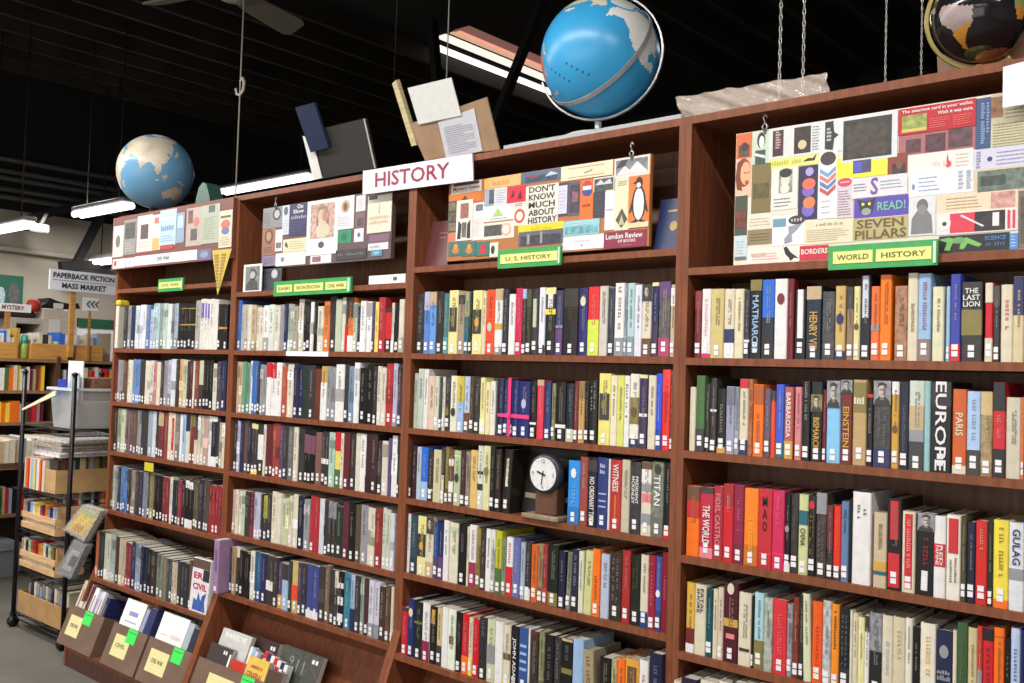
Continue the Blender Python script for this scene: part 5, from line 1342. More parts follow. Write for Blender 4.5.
# other things on the display shelves
z = SHZ[1][0]+.0005
def upright(name, cat, label, tl, br, Y, z, th, mat, lean=0):
    a = atY(*tl,Y); b = atY(*br,Y); W = abs(b.x-a.x); H = a.z-z
    t = thing(name, label, cat, (min(a.x,b.x),Y,z), None, (math.radians(-lean),0,0))
    MB().box(0,W,0,th,0,H).build('board' if th < .01 else 'cover', t, mat); return t, W, H
t, W, H = upright('portrait_card','card','white card with a grey portrait photo on the slavery display shelf',(244,265),(261,290),.01,z,.004,m_white)
MB().box(W*.12,W*.9,-.001,0,H*.05,H*.92).build('photo', t, M((132,134,134),.4,'print'))
m = MB(); m.plate((W*.34,-.002,H*.42),(W*.4,0,0),(0,0,H*.42),.001,ell(16)); m.plate((W*.18,-.002,H*.06),(W*.66,0,0),(0,0,H*.4),.001,[(0,0),(1,0),(.9,.7),(.6,1),(.4,1),(.1,.7)]); m.build('portrait', t, M((80,80,82),.5))
m = MB(); m.plate((W*.38,-.003,H*.46),(W*.3,0,0),(0,0,H*.28),.0008,ell(16)); m.build('face', t, M((176,176,174),.5))
t, W, H = upright('portrait_card','card','dark photo card standing right of the grey portrait card',(262,267),(281,289),.03,z,.004,M((74,76,86),.4,'print'))
m = MB(); m.plate((W*.5,-.001,H*.5),(W*.3,0,0),(0,0,H*.36),.001,ell(16)); m.build('face', t, M((190,190,196),.5))
t, W, H = upright('shelf_card','card','long white card at the right end of the slavery display shelf',(369,276),(405,283),.0,z,.004,m_white)
MB().box(W*.68,W*.78,-.001,0,H*.3,H*.7).build('emblem', t, M((90,90,110),.5))
z = SHZ[2][0]+.005
t, W, H = upright('book','book','maroon hardback leaning beside the penguin bookmark board',(424,220),(447,262),.05,z,.022,M((98,52,54),.4),12)
MB().box(W*.45,W*.8,-.001,.001,H*.72,H*.74).box(W*.5,W*.75,-.001,.001,H*.62,H*.64).build('title', t, M((160,116,90),.4)); MB().box(.003,W-.001,.003,.019,H,H+.001).build('pages', t, m_pages)
t['group'] = 'display hardbacks'
t, W, H = upright('book','book','navy hardback with gold emblem leaning right of the penguin board',(655,197),(677,246),.06,z,.02,M((40,52,96),.4),12)
MB().plate((W*.55,-.0012,H*.36),(W*.34,0,0),(0,0,H*.2),.001,ell(8)).box(W*.4,W*.8,-.001,.001,H*.74,H*.78).build('gold_emblem', t, M((170,150,80),.35)); MB().box(.001,.003,.002,.018,0.003,H-.003).build('pages', t, m_pages)
t['group'] = 'display hardbacks'
# small labels on shelf edges
def edge_label(name, label, tl, br, bay, row, mat):
    a = atY(*tl,-.002); b = atY(*br,-.002); z1 = SHZ[bay][row]
    o = MB().box(0,b.x-a.x,0,.0015,0,.021).build(name, None, mat, (a.x,-.0018,z1-.022)); tag(o, label, 'label')
edge_label('shelf_label','narrow white label strip on the top book shelf of the slavery bookcase',(286,352),(328,357),1,1,m_white)
a = atY(145,462,-.002); b = atY(153.5,472,-.002)
o = MB().box(0,b.x-a.x,0,.0015,0,a.z-b.z).build('sticky_note', None, M((206,190,50),.5,'paper'), (a.x,-.004,b.z)); tag(o,'yellow sticky note hanging from a shelf edge of the civil war bookcase','note')
# bookend with yellow cap at the very end of the first shelf
t = thing('bookend', 'tall cream bookend with a yellow top at the outer end of the civil war shelf', 'bookend', (D[0]+.001,-.004,SHZ[0][1]+.0004))
MB().bevbox(0,.034,0,.14,0,.235,.003).build('end_block', t, M((212,206,190),.5,'paper')); MB().bevbox(0,.045,-.004,.06,.236,.268,.008).build('yellow_cap', t, M((222,196,40),.5))
t.location.x += TS
# blue card sticking up behind the thin books
a = atY(152,298,.1); o = MB().hull8([(0,0,0),(.09,0,0),(.09,.003,0),(0,.003,0)],[(0,.02,.25),(.09,.02,.22),(.09,.023,.22),(0,.023,.25)]).build('blue_folder', None, M((80,128,150),.4), (a.x,.19,SHZ[0][1]+.0004)); tag(o,'blue folder standing behind the thin books of the civil war bookcase','folder')
# ---------------------------------------------------------------- desk clock in the U.S. history bookcase
z = SHZ[2][3]+.0004; p = atY(543.5,474,.0)
t = thing('desk_clock', 'round black rimmed desk clock on a wooden stand, near half past nine', 'clock', (p.x,.0,z))
cz = p.z-z; R_ = .066
m = MB(); m.lathe([(R_-.012,.0),(R_,.0),(R_+.004,.012),(R_,.03),(R_-.01,.034)], (0,0,0), 40); o = m.build('clock_case', t, M((46,46,54),.35)); o.rotation_euler = (math.pi/2,0,0); o.location = (0,.032,cz)
m = MB(); m.plate((-R_+.010,-.003,cz-R_+.010),(2*R_-.02,0,0),(0,0,2*R_-.02),.003,ell(40)); dial = m.build('dial', t, M((222,222,220),.4))
for tx, ang in (('12',90),('3',0),('6',-90),('9',180)):
    m = MB(); c_, s_ = math.cos(math.radians(ang)), math.sin(math.radians(ang)); r2 = R_-.022; w_ = .015 if tx == '12' else .009
    m.text(tx,(c_*r2-w_/2,-.0042,cz+s_*r2-.007),(w_,0,0),(0,0,.014),.02); m.build('numeral', dial, M((150,150,152),.5))
m = MB()
for k in range(12):
    if k % 3: 
        c_, s_ = math.cos(k*math.pi/6), math.sin(k*math.pi/6); m.box(c_*(R_-.018)-.0012,c_*(R_-.018)+.0012,-.0045,-.0032,cz+s_*(R_-.018)-.0012,cz+s_*(R_-.018)+.0012)
m.build('hour_marks', dial, M((150,150,152),.5))
def hand(nm, ang, L, w_):
    c_, s_ = math.cos(math.radians(ang)), math.sin(math.radians(ang)); m = MB(); d = Vector((c_,0,s_)); n_ = Vector((-s_,0,c_)); o_ = Vector((0,-.006,cz))
    m.plate(o_-d*.012-n_*w_/2, d*(L+.012), n_*w_, .001); m.build(nm, t, M((40,40,42),.4))
hand('hour_hand',164,.026,.0055); hand('minute_hand',-98,.038,.003)
MB().lathe([(.004,0),(.004,.004)],(0,0,0),12).build('hub', t, M((40,40,42),.4),(0,-.004,cz)).rotation_euler = (math.pi/2,0,0)
MB().bevbox(-.045,.05,.012,.06,.016,cz-R_*.55,.004).build('stand_block', t, M((96,60,44),.45,'wood'))
MB().bevbox(-.085,.075,-.012,.1,0,.016,.003).build('stand_base', t, M((142,122,96),.5,'wood'))
# dark album leaning behind the clock
z = SHZ[2][3]+.0004; a = atY(500,515,.13); 
t = thing('album', 'large black album with a cream strip leaning behind the desk clock', 'book', (p.x-.155,.07,z+.006), None, (math.radians(-10),0,0))
MB().bevbox(0,.26,0,.03,.0,.235,.003).build('cover', t, M((32,28,26),.4)); MB().box(.01,.21,-.001,.0005,.05,.068).build('cream_strip', t, M((150,142,112),.5))
# pink ribbon tied round the dark blue set
Y = rowY(2,2); sz = SHZ[2][2]
a = atY(400+666/6.827,360+376/6.827,Y-.003); b = atY(400+880/6.827,360+395/6.827,Y-.003); vx = atY(400+747/6.827,360+300/6.827,Y-.003); tp = atY(400+747/6.827,360+130/6.827,Y)
m_rib = M((232,52,124),.45)
t = thing('ribbon', 'bright pink ribbon tied crosswise round a set of navy books', 'ribbon', (a.x,Y-.0035,sz+.001))
MB().hull8([(0,0,a.z-sz-.006),(b.x-a.x,0,b.z-sz-.006),(b.x-a.x,.001,b.z-sz-.006),(0,.001,a.z-sz-.006)],[(0,0,a.z-sz+.006),(b.x-a.x,0,b.z-sz+.008),(b.x-a.x,.001,b.z-sz+.008),(0,.001,a.z-sz+.006)]).build('cross_band', t, m_rib)
MB().box(vx.x-a.x-.007,vx.x-a.x+.007,-.001,.0002,0,tp.z-sz+.004).box(vx.x-a.x-.007,vx.x-a.x+.007,0,.15,tp.z-sz+.002,tp.z-sz+.004).build('upright_band', t, m_rib)
MB().bevbox(vx.x-a.x-.01,vx.x-a.x+.01,-.006,0,a.z-sz-.01,a.z-sz+.01,.003).build('knot', t, m_rib)
# ---------------------------------------------------------------- face-out and special books of the far bookcases
Y = rowY(0,5)
t = thing('book', 'white face-out book with red lettering and blue soldiers, lowest shelf of the civil war bookcase', 'book', (D[1]-TS-.158,Y-.005,SHZ[0][5]+.0004), None, (math.radians(-4),0,0))
MB().bevbox(0,.155,0,.028,0,.25,.002).build('cover', t, M((224,222,226),.35)); MB().box(.003,.153,.003,.025,.25,.2512).build('pages', t, m_pages)
MB().text('ERI',(.02,-.001,.155),(.09,0,0),(0,0,.03),.03).build('title', t, M((190,30,50),.4)); MB().text('CIVIL',(.02,-.001,.105),(.12,0,0),(0,0,.03),.03).build('title', t, M((190,30,50),.4))
m = MB(); m.plate((.03,-.001,.01),(.11,0,0),(0,0,.09),.001,[(0,0),(1,0),(.9,.5),(1,1),(.7,.8),(.6,.5),(.4,.95),(.3,.5),(.05,.6)]); m.build('cover_picture', t, M((66,96,170),.4,'print'))
MB().box(.002,.153,-.0012,0,.205,.248).build('brown_band', t, M((96,76,66),.4)); MB().box(.1,.153,-.0014,0,.15,.203).build('dark_corner', t, M((50,44,56),.4))
t = thing('book', 'pale purple book standing forward at the left of the lowest slavery shelf', 'book', (D[1]+TS+.002,rowY(1,5)-.05,SHZ[1][5]+.0004))
MB().bevbox(0,.042,0,.17,0,.245,.002).build('cover', t, M((156,124,160),.35)); MB().box(.003,.039,.004,.165,.245,.2462).build('pages', t, m_pages)
MB().box(.012,.03,-.001,.001,.1,.2).build('title', t, M((120,92,140),.5)); MB().box(.012,.03,-.001,.001,.012,.032).build('call_number_label', t, m_label)
# ---------------------------------------------------------------- globes
LANDS = {
 'north_america':[(-168,66),(-156,71),(-128,70),(-95,72),(-80,73),(-62,60),(-55,52),(-66,45),(-75,38),(-81,31),(-81,25),(-90,30),(-97,26),(-97,20),(-88,21),(-87,15),(-83,10),(-78,8),(-85,11),(-95,15),(-105,20),(-114,30),(-118,33),(-124,40),(-124,48),(-135,58),(-150,60),(-165,55)],
 'greenland':[(-55,82),(-25,83),(-20,72),(-40,65),(-45,60),(-53,66),(-58,75)],
 'south_america':[(-78,8),(-72,12),(-60,9),(-50,1),(-35,-6),(-39,-14),(-42,-23),(-54,-34),(-62,-40),(-66,-47),(-69,-54),(-74,-50),(-72,-38),(-70,-20),(-79,-8),(-80,-2)],
 'africa':[(-17,15),(-16,24),(-9,33),(10,37),(20,32),(33,31),(38,20),(43,11),(51,11),(41,-3),(40,-15),(33,-25),(27,-34),(18,-34),(12,-18),(13,-6),(9,4),(-5,5),(-12,8)],
 'eurasia':[(-9,38),(-9,44),(0,46),(-5,50),(5,54),(10,58),(5,60),(12,65),(25,71),(42,67),(60,69),(75,73),(105,78),(140,73),(178,69),(178,64),(163,61),(160,54),(155,60),(140,58),(135,46),(128,40),(126,35),(122,40),(118,37),(122,31),(115,23),(108,20),(107,11),(103,2),(100,8),(98,16),(92,22),(87,20),(80,13),(77,8),(73,18),(67,25),(57,26),(51,29),(55,22),(52,17),(44,13),(36,28),(35,36),(27,37),(22,37),(18,41),(12,45),(17,40),(9,44),(0,40)],
 'australia':[(114,-22),(122,-17),(131,-12),(137,-12),(141,-17),(143,-11),(149,-20),(153,-28),(150,-37),(140,-38),(131,-31),(117,-35),(114,-28)],
 'arctic_glare':[(-180,90),(-180,74),(-120,73),(-60,77),(0,80),(60,78),(120,78),(180,74),(180,90)],  # polar cap, white on the blue globes to stand in for overhead glare
 'antarctica':[(-180,-72),(-120,-73),(-60,-66),(0,-70),(60,-67),(120,-66),(180,-72),(180,-90),(-180,-90)],
 'borneo':[(109,2),(117,7),(118,1),(114,-4)],'new_guinea':[(131,-1),(141,-3),(150,-10),(141,-8)],'sumatra':[(95,5),(106,-5),(103,-5)],'japan':[(131,32),(141,37),(144,44),(140,42)],'madagascar':[(44,-16),(50,-15),(47,-25),(44,-24)],'britain':[(-5,50),(1,52),(-3,58),(-6,56)],'new_zealand':[(167,-46),(174,-41),(178,-38),(173,-35),(172,-41)],
}
def inside(lo, la, poly):
    r = False; j = len(poly)-1
    for i in range(len(poly)):
        if (poly[i][1] > la) != (poly[j][1] > la) and lo < (poly[j][0]-poly[i][0])*(la-poly[i][1])/(poly[j][1]-poly[i][1])+poly[i][0]: r = not r
        j = i
    return r
LAND_LIST = list(LANDS.items())
def globe_ball(parent, R, ocean, landcol, order=None):
    """landcol: function(name, lon, lat) -> material"""
    m = MB(); NL, NA = 150, 76; vs = []
    for j in range(NA+1):
        la = -math.pi/2+math.pi*j/NA
        vs += [(R*math.cos(la)*math.cos(2*math.pi*i/NL-math.pi), R*math.cos(la)*math.sin(2*math.pi*i/NL-math.pi), R*math.sin(la)) for i in range(NL)]
    groups = {}
    for j in range(NA):
        la = -90+180*(j+.5)/NA
        for i in range(NL):
            lo = -180+360*(i+.5)/NL; mt = ocean
            for nm, poly in LAND_LIST:
                if inside(lo, la, poly): mt = landcol(nm, lo, la); break
            groups.setdefault(mt, []).append((j*NL+i, j*NL+(i+1)%NL, (j+1)*NL+(i+1)%NL, (j+1)*NL+i))
    m.v = vs
    for mt, fs in groups.items():
        m.use(mt); m.f += fs; m.mi += [m.cur]*len(fs); m.sm += [True]*len(fs)
    return m.build('globe_ball', parent)
def look_rot(lon, lat, view, up):
    """rotation that turns the point (lon,lat) towards 'view' with the pole near 'up'"""
    lo, la = math.radians(lon), math.radians(lat)
    a = Vector((math.cos(la)*math.cos(lo), math.cos(la)*math.sin(lo), math.sin(la))); n = Vector((0,0,1)); n = (n-a*n.dot(a)).normalized(); e = n.cross(a)
    b = view.normalized(); un = (up-b*up.dot(b)).normalized(); eb = un.cross(b)
    A = Matrix((a,e,n)).transposed(); B_ = Matrix((b,eb,un)).transposed()
    return B_ @ A.inverted()
def ringpts(R, a0, a1, n, M3): return [M3 @ Vector((R*math.cos(t),0,R*math.sin(t))) for t in [math.radians(a0+(a1-a0)*i/n) for i in range(n+1)]]
oc1 = M((58,160,214),.3,'ocean'); oc2 = M((112,166,206),.25,'ocean'); oc3 = M((30,27,30),.12,'ocean')
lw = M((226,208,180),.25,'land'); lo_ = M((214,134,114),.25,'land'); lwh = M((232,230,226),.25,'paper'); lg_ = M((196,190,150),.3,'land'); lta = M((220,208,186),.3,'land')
ZT = HT
# big blue globe
r = .2085; p = atY(600,57.5,.15); p.z = max(p.z, 2.70)
t = thing('globe', 'large blue globe with a silver ring on top of the U.S. history bookcase', 'globe', (p.x,p.y,ZT+.0205))
gc = Vector((0,0,p.z-ZT-.0205))
o = globe_ball(t, r, oc1, lambda n,lo,la: lwh if n in ('antarctica','greenland','north_america','arctic_glare') else (lo_ if n in ('australia','south_america') else lw)); o.location = gc
vw = (CAM-p)
upd = (_u*.9 + _r*.35)
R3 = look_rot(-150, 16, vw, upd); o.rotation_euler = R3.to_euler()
m = MB()
for q in range(2):
    for k in range(5): 
        lo,la = math.radians(-178+k*6-q*16), math.radians(-2-14*q); c_ = Vector((math.cos(la)*math.cos(lo),math.cos(la)*math.sin(lo),math.sin(la)))
        ee = Vector((-math.sin(lo),math.cos(lo),0)); nn = c_.cross(ee); m.plate(c_*(r+.0004)-ee*.003-nn*.004, ee*.006, nn*.008, .0005)
m.build('ocean_lettering', o, M((40,80,120),.4))
# the two silver rings and the base
m_sil = M((180,180,182),.3,'plain',.4)
def ring(parent, R, M3, c, w_, th, a0=0, a1=360, n=56, nm='meridian_ring', mat=m_sil):
    vs = []; fs = []; full = abs(a1-a0) >= 360; N = n if full else n+1
    for i in range(N):
        tt = math.radians(a0+(a1-a0)*i/n); cc, ss = math.cos(tt), math.sin(tt)
        for rr, yy in ((R,-w_/2),(R+th,-w_/2),(R+th,w_/2),(R,w_/2)): vs.append(c + M3 @ Vector((rr*cc, yy, rr*ss)))
    for i in range(N if full else N-1):
        j = (i+1) % N
        for k in range(4): fs.append((i*4+k, i*4+(k+1)%4, j*4+(k+1)%4, j*4+k))
    if not full: fs += [(3,2,1,0), ((N-1)*4,(N-1)*4+1,(N-1)*4+2,(N-1)*4+3)]
    return MB().raw(vs, fs, False).build(nm, parent, mat)
b = vw.normalized(); rx = (_r-b*_r.dot(b)).normalized(); ux = b.cross(rx)*-1
if ux.dot(_u) < 0: ux = -ux
# horizon ring: tilted plane whose normal leans to upper left of the picture
nrm = (-rx*.66+ux*.74+b*.42).normalized(); e1 = nrm.orthogonal().normalized(); e2 = nrm.cross(e1)
ring(t, r+.004, Matrix((e1,nrm,e2)).transposed(), gc, .016, .004, nm='horizon_ring')
nrm2 = (b*.88-rx*.30+ux*.34).normalized(); e1 = (rx-nrm2*rx.dot(nrm2)).normalized(); e2 = nrm2.cross(e1)
if e2.dot(ux) < 0: e2 = -e2
ring(t, r+.013, Matrix((e1,nrm2,e2)).transposed(), gc, .012, .006, 62, -162)
hb = gc.z-r-.015
MB().lathe([(.012,.012),(.012,hb)], (0,0,0), 14).build('stem', t, m_sil)
MB().lathe([(.125,0),(.12,.008),(.06,.018),(.02,.03)], (0,0,0), 36).build('base', t, M((200,198,194),.35,'plain',.3))
# globe at the row's end
r = .209; p = atY(155.5,172,.17)
t = thing('globe', 'blue and tan globe on the far end of the civil war bookcase', 'globe', (p.x,p.y,ZT+.0005)); gc = Vector((0,0,p.z-ZT))
gc.z = max(gc.z, r+.02)
o = globe_ball(t, r, oc2, lambda n,lo,la: lta if n not in ('antarctica','greenland','arctic_glare') else lwh); o.location = gc
o.rotation_euler = look_rot(100, 8, CAM-p, _u+_r*.1).to_euler()
MB().lathe([(.1,0),(.095,.012),(.03,.02),(.022,gc.z-r*.985)], (0,0,0), 24).build('base', t, M((60,44,36),.5,'wood'))
# black globe
r = .1225; p = atY(980,17,.15)
t = thing('globe', 'black globe in a brass ring above the world history bookcase', 'globe', (p.x,p.y,ZT+.0005)); gc = Vector((0,0,p.z-ZT))
lgy = M((168,150,146),.25,'land'); log_ = M((206,140,54),.25,'land'); lgr = M((150,150,96),.25,'land'); lrd = M((150,92,70),.25,'land')
o = globe_ball(t, r, oc3, lambda n,lo,la: (log_ if la < -24 else lgy) if n == 'south_america' else (log_ if n == 'africa' and la < -18 else (lgr if n == 'africa' else (lrd if n in ('antarctica','arctic_glare') else lgy)))); o.location = gc
b = (CAM-p).normalized(); rx = (_r-b*_r.dot(b)).normalized(); ux = _u-b*_u.dot(b); ux = (ux-rx*ux.dot(rx)).normalized()
o.rotation_euler = look_rot(-32, -22, CAM-p, ux*.86-rx*.35).to_euler()
ax = (ux*.72+rx*-.55+b*.1).normalized(); nrm = (b*.93+ux*.15+rx*.2).normalized(); ax = (ax-nrm*ax.dot(nrm)).normalized(); sd = nrm.cross(ax)
m_brass = M((206,186,112),.3,'plain',.35)
ra = Matrix((ax,nrm,sd)).transposed()
sgn = 1 if (ra @ Vector((0,0,1))).dot(rx) < 0 else -1
ring(t, r+.006, ra, gc, .012, .009, 0, 182*sgn, 40, 'brass_ring', m_brass)
e_ = gc-ax*(r+.012)
MB().tube([e_+ax*.012,e_-ax*.012],.007,10).build('axis_knob', t, m_brass)
MB().lathe([(.07,0),(.066,.008),(.02,.014),(.011,.02),(.011,gc.z-r-.008)], (0,0,0), 24).build('stand', t, m_brass)
# green wedge beside the end globe
a = atY(204,195,.17); b_ = atY(220,173,.17); W = b_.x-a.x
t = MB().prism([(-W/2,0),(W/2,0),(W*.45,.06),(W*.2,.13),(-.005,.145),(-W*.3,.12),(-W*.46,.06)], 'y', .12, .2).build('green_wedge', None, M((52,96,78),.45), ((a.x+b_.x)/2,0,ZT+.0005)); tag(t,'dark green rounded box beside the globe on the civil war bookcase','box')
# ---------------------------------------------------------------- signs and boards along the top edge
def slab_obj(name, label, cat, pix, p0, n, th, mat, group=None, off=0.0):
    n = Vector(n).normalized(); P0 = Vector(p0)+n*off
    P = [onplane(u, v, P0, n) for u, v in pix]; c = sum(P, Vector())/4
    t = thing(name, label, cat, c, group)
    MB().hull8([q-n*th-c for q in P], [q-c for q in P]).build('board', t, mat); return t, [q-c for q in P], n
NV = (0,-1,0)
t, P, n = slab_obj('sign','white hanging history sign with maroon letters on the top edge','sign',[(362.5,194.5),(473,180.5),(472,153.5),(363,171)],(0,-.012,0),NV,.006,M((226,226,236),.4,'paper'))
dx = P[1]-P[0]; dz = P[3]-P[0]
MB().text('HISTORY', P[0]+dx*.125+dz*.22+Vector((0,-.001,0)), dx*.68, dz*.62, .018).build('lettering', t, M((150,34,66),.45))
t, P, n = slab_obj('sign','blank white sign on the top edge at the right end of the photo','sign',[(1002.5,108),(1066,97),(1066,50),(1003,67)],(0,-.012,0),NV,.006,M((226,228,236),.4,'paper'))
# clear plastic sheet standing on the world history bookcase
P = [atY(u,v,.03) for u,v in ((682,119.5),(828,95.5),(827,72.5),(676,97.5))]; c = P[0].copy(); c.z = ZT+.0005
t = thing('plastic_sheet','crinkled beige plastic sheet standing on the world history bookcase','plastic sheet',c)
rg = random.Random(9); NX, NZ = 40, 8; vs = []; fs = []
for j in range(NZ+1):
    for i in range(NX+1):
        q = (P[0]*(1-i/NX)+P[1]*(i/NX))*(1-j/NZ)+(P[3]*(1-i/NX)+P[2]*(i/NX))*(j/NZ)-c
        if j == 0: q.z = 0
        vs.append(q+Vector((0,.012*math.sin(i*.7+j*.9)*math.sin(j*.5+i*.23)+rg.uniform(-.004,.004),0)))
n1 = len(vs); vs += [q+Vector((0,.002,0)) for q in vs]
for j in range(NZ):
    for i in range(NX):
        a_ = j*(NX+1)+i; fs.append((a_,a_+1,a_+NX+2,a_+NX+1)); fs.append((n1+a_+NX+1,n1+a_+NX+2,n1+a_+1,n1+a_))
MB().raw(vs, fs, True).build('sheet', t, plastic((232,214,200),.34,.10,'crinkled_plastic'))
# pale board lying on top of the U.S. history bookcase
MBo = MB().bevbox(D[2]+.45,D[3]-.03,.02,.28,ZT+.0004,ZT+.02,.002).build('foam_board', None, M((170,172,176),.45,'paper')); tag(MBo,'pale grey board lying flat under the large blue globe','board')
# boards that lean over the top edge, tilted towards the aisle
TP = (0,.03,ZT); TN = (0,-1,-.42)
t, P, n = slab_obj('cardboard_sheet','brown cardboard sheet with a typed page, behind the history sign','cardboard',[(425,160.5),(499.5,149.5),(486.5,97),(409,124)],TP,TN,.006,M((164,132,104),.6,'card'))
t2, P2, n2 = slab_obj('typed_page','typed white page taped to the brown cardboard sheet','paper',[(446,158),(482.5,151),(474,108),(438,122)],TP,TN,.001,M((206,206,214),.4,'paper'),None,.003)
m = MB(); dx = P2[1]-P2[0]; dz = P2[3]-P2[0]
for k in range(13):
    m.plate(P2[0]+dx*.12+dz*(.1+.058*k)+n2*.0012, dx*(.76 if k % 4 else .5), dz*.016, .001)
m.build('typed_lines', t2, M((150,150,164),.5))
t, P, n = slab_obj('card','blank white card hung by a wire over the brown cardboard sheet','card',[(418.5,124.5),(461,115.5),(451,77.5),(407.5,88)],TP,TN,.004,M((222,222,218),.4,'paper'),None,.008)
q = (P[2]*.9+P[3]*.1); wp = Vector(t.location)+q
MB().tube([q, Vector((q.x,q.y,ZC-wp.z+q.z))], .0025, 5).build('hanging_wire', t, M((150,150,150),.4))
t, P, n = slab_obj('wooden_stick','thin pale wooden strip hanging slantwise left of the white card','wood strip',[(411.5,146.5),(416.5,145),(396,80),(392,83.5)],TP,TN,.02,M((206,190,146),.5,'pine'),None,.004)
q = (P[2]+P[3])*.5; wp = Vector(t.location)+q
MB().tube([q, Vector((q.x,q.y,ZC-wp.z+q.z))], .0015, 5).build('hanging_wire', t, m_steel)
t, P, n = slab_obj('wrapped_board','dark board in clear wrap leaning on top of the slavery bookcase','board',[(322,178.5),(376,168),(365,118.5),(313,131)],TP,TN,.006,M((32,30,28),.4,'card'))
MB().hull8([q-n*.012 for q in P],[q*1.02+n*.004 for q in P]).build('wrapper', t, plastic((150,150,150),.10,.04,'clear_wrap3'))
dx = P[1]-P[0]; dz = P[2]-P[1]
MB().hull8([P[1]-dx*.02-n*.002,P[1]-n*.002,P[2]-n*.002,P[2]-dx*.02-n*.002],[P[1]-dx*.02+n*.003,P[1]+n*.003,P[2]+n*.003,P[2]-dx*.02+n*.003]).build('pale_edge', t, M((206,202,186),.4))
t, P, n = slab_obj('white_strip','narrow white card strip below the navy board','card',[(313.5,180),(322,178),(312,139),(302.5,136)],TP,TN,.003,m_white,None,.008)
t, P, n = slab_obj('navy_board','navy blue board leaning left of the wrapped dark board','board',[(310.5,152.5),(328.5,147.5),(314,102.5),(295,107.5)],TP,TN,.012,M((28,40,72),.45),None,.024)
# cardboard under the black globe
t, P, n = slab_obj('cardboard_sheet','brown wrapped cardboard standing behind the black globe','cardboard',[(938,78),(1062,56),(1060,30),(937,56)],(0,.27,0),NV,.006,M((150,112,88),.5,'card'))
# chains from the ceiling
def chain(u, v, r_, label, Y):
    p = atY(u, v, Y); zb = ZT+.03
    m = MB(); z = zb; k = 0; L = r_*3.1
    while z < ZC-.02:
        for_pts = []
        for i in range(10):
            a = 2*math.pi*i/10; rr = r_; x_ = rr*.62*math.cos(a); z_ = L*.62*math.sin(a)
            for_pts.append((x_ if k % 2 == 0 else 0, 0 if k % 2 == 0 else x_, z-zb+z_))
        m.tube(for_pts, r_*.26, 4, True); z += L*.88; k += 1
    t = thing('chain', label, 'chain', (p.x,Y,zb), 'chains hanging from the ceiling')
    m.build('links', t, M((176,174,170),.3,'plain',.7))
    MB().tube([(0,0,.01),(0,0,-.012),(.008,0,-.02),(0,0,-.0265),(-.008,0,-.02),(0,0,-.012)], .003, 6).build('screw_eye', t, M((150,148,146),.3,'plain',.7))
chain(779.5,78,.0068,'left chain of the pair hanging behind the plastic sheet',.2)
chain(803,74,.0068,'right chain of the pair hanging behind the plastic sheet',.2)
chain(885,86,.0038,'thin chain hanging right of the plastic sheet in open space',.15)
chain(921,80,.0038,'thin chain hanging just left of the black globe',.15)
# ---------------------------------------------------------------- cardboard boxes in the base troughs
TH = math.atan(.38)         # the fronts lean back with the slope of the cases
m_box = M((112,88,72),.7,'card'); m_note = M((224,216,156),.5,'paper'); m_tagg = M((70,226,96),.4,'paper')
def trough_box(label, x0, x1, note, notex, notew, tagx, bay):
    t = thing('cardboard_box', label, 'box', ((x0+x1)/2,-.188,.102), 'cardboard boxes in the bookcase bases', (-TH,0,0)); w = (x1-x0)/2; H = .205; dp = .16; wl = .004
    MB().box(-w,w,0,wl,0,H).build('front_panel', t, m_box); MB().box(-w,w,dp-wl,dp,0.055,H).build('back_panel', t, m_box)
    for s in (-1,1): MB().prism([(wl,0),(dp-wl,.055),(dp-wl,H),(wl,H)], 'x', s*w-(wl if s>0 else 0), s*w+(0 if s>0 else wl)).build('side_panel', t, m_box)
    MB().hull8([(-w+wl,wl,.0),(w-wl,wl,.0),(w-wl,dp-wl,.055),(-w+wl,dp-wl,.055)],[(-w+wl,wl,.004),(w-wl,wl,.004),(w-wl,dp-wl,.059),(-w+wl,dp-wl,.059)]).build('bottom_panel', t, m_box)
    m = MB(); m.plate((-w+notex,-.001,.055),(notew,0,0),(0,0,.105),.001); nt_ = m.build('yellow_note', t, m_note)
    mt = MB(); mt.text(note,(-w+notex+notew*.18,-.0016,.1),(notew*.64,0,0),(0,0,.02),.02); mt.build('lettering', nt_, M((96,96,84),.6))
    m = MB(); m.plate((-w+tagx,-.0015,.135),(.09,0,0),(0,0,.068),.001); tg = m.build('green_tag', t, m_tagg)
    m = MB(); m.box(-w+tagx+.008,-w+tagx+.08,-.0022,-.0014,.185,.188); m.build('small_print', tg, M((40,120,60),.5))
    # strips of clear tape
    return t
def inbox(bx, name, cat, label, x0, x1, y0, y1, z0, z1, mat, group=None):
    """something standing in a trough box; coordinates in the box's own frame"""
    t = thing(name, label, cat, (0,0,0), group)
    t.matrix_world = Matrix.Translation(bx.location) @ Matrix.Rotation(-TH, 4, 'X') @ Matrix.Translation(((x0+x1)/2,y0,z0))
    w = (x1-x0)/2; d = y1-y0; h = z1-z0
    MB().bevbox(-w,w,0,d,0,h,.0015).build('cover', t, mat)
    if name in ('book','paperback'):
        if w*2 < d: MB().box(-w+.002,w-.002,.002,d-.002,h,h+.0008).build('pages', t, m_pages)
        else: MB().box(w,w+.0008,.002,d-.002,.002,h-.002).build('pages', t, m_pages)
    return t, w, h
bxs = []
x = D[0]+TS+.004
b1 = trough_box('first cardboard box with a green tag, at the end of the civil war bookcase', -3.735, -3.345, 'CIVIL WAR', .05, .14, .185, 0)
b2 = trough_box('middle cardboard box in the base of the civil war bookcase', -3.235, -2.895, 'CIVIL', .06, .15, .16, 0)
b3 = trough_box('third cardboard box in the base of the civil war bookcase, by the upright', -2.872, -2.485, 'CIVIL WAR', .05, .17, .235, 0)
b4 = trough_box('cardboard box in the base of the slavery bookcase', D[1]+TS+.004, D[1]+TS+.62, 'CIVIL WAR', .12, .2, .36, 1)
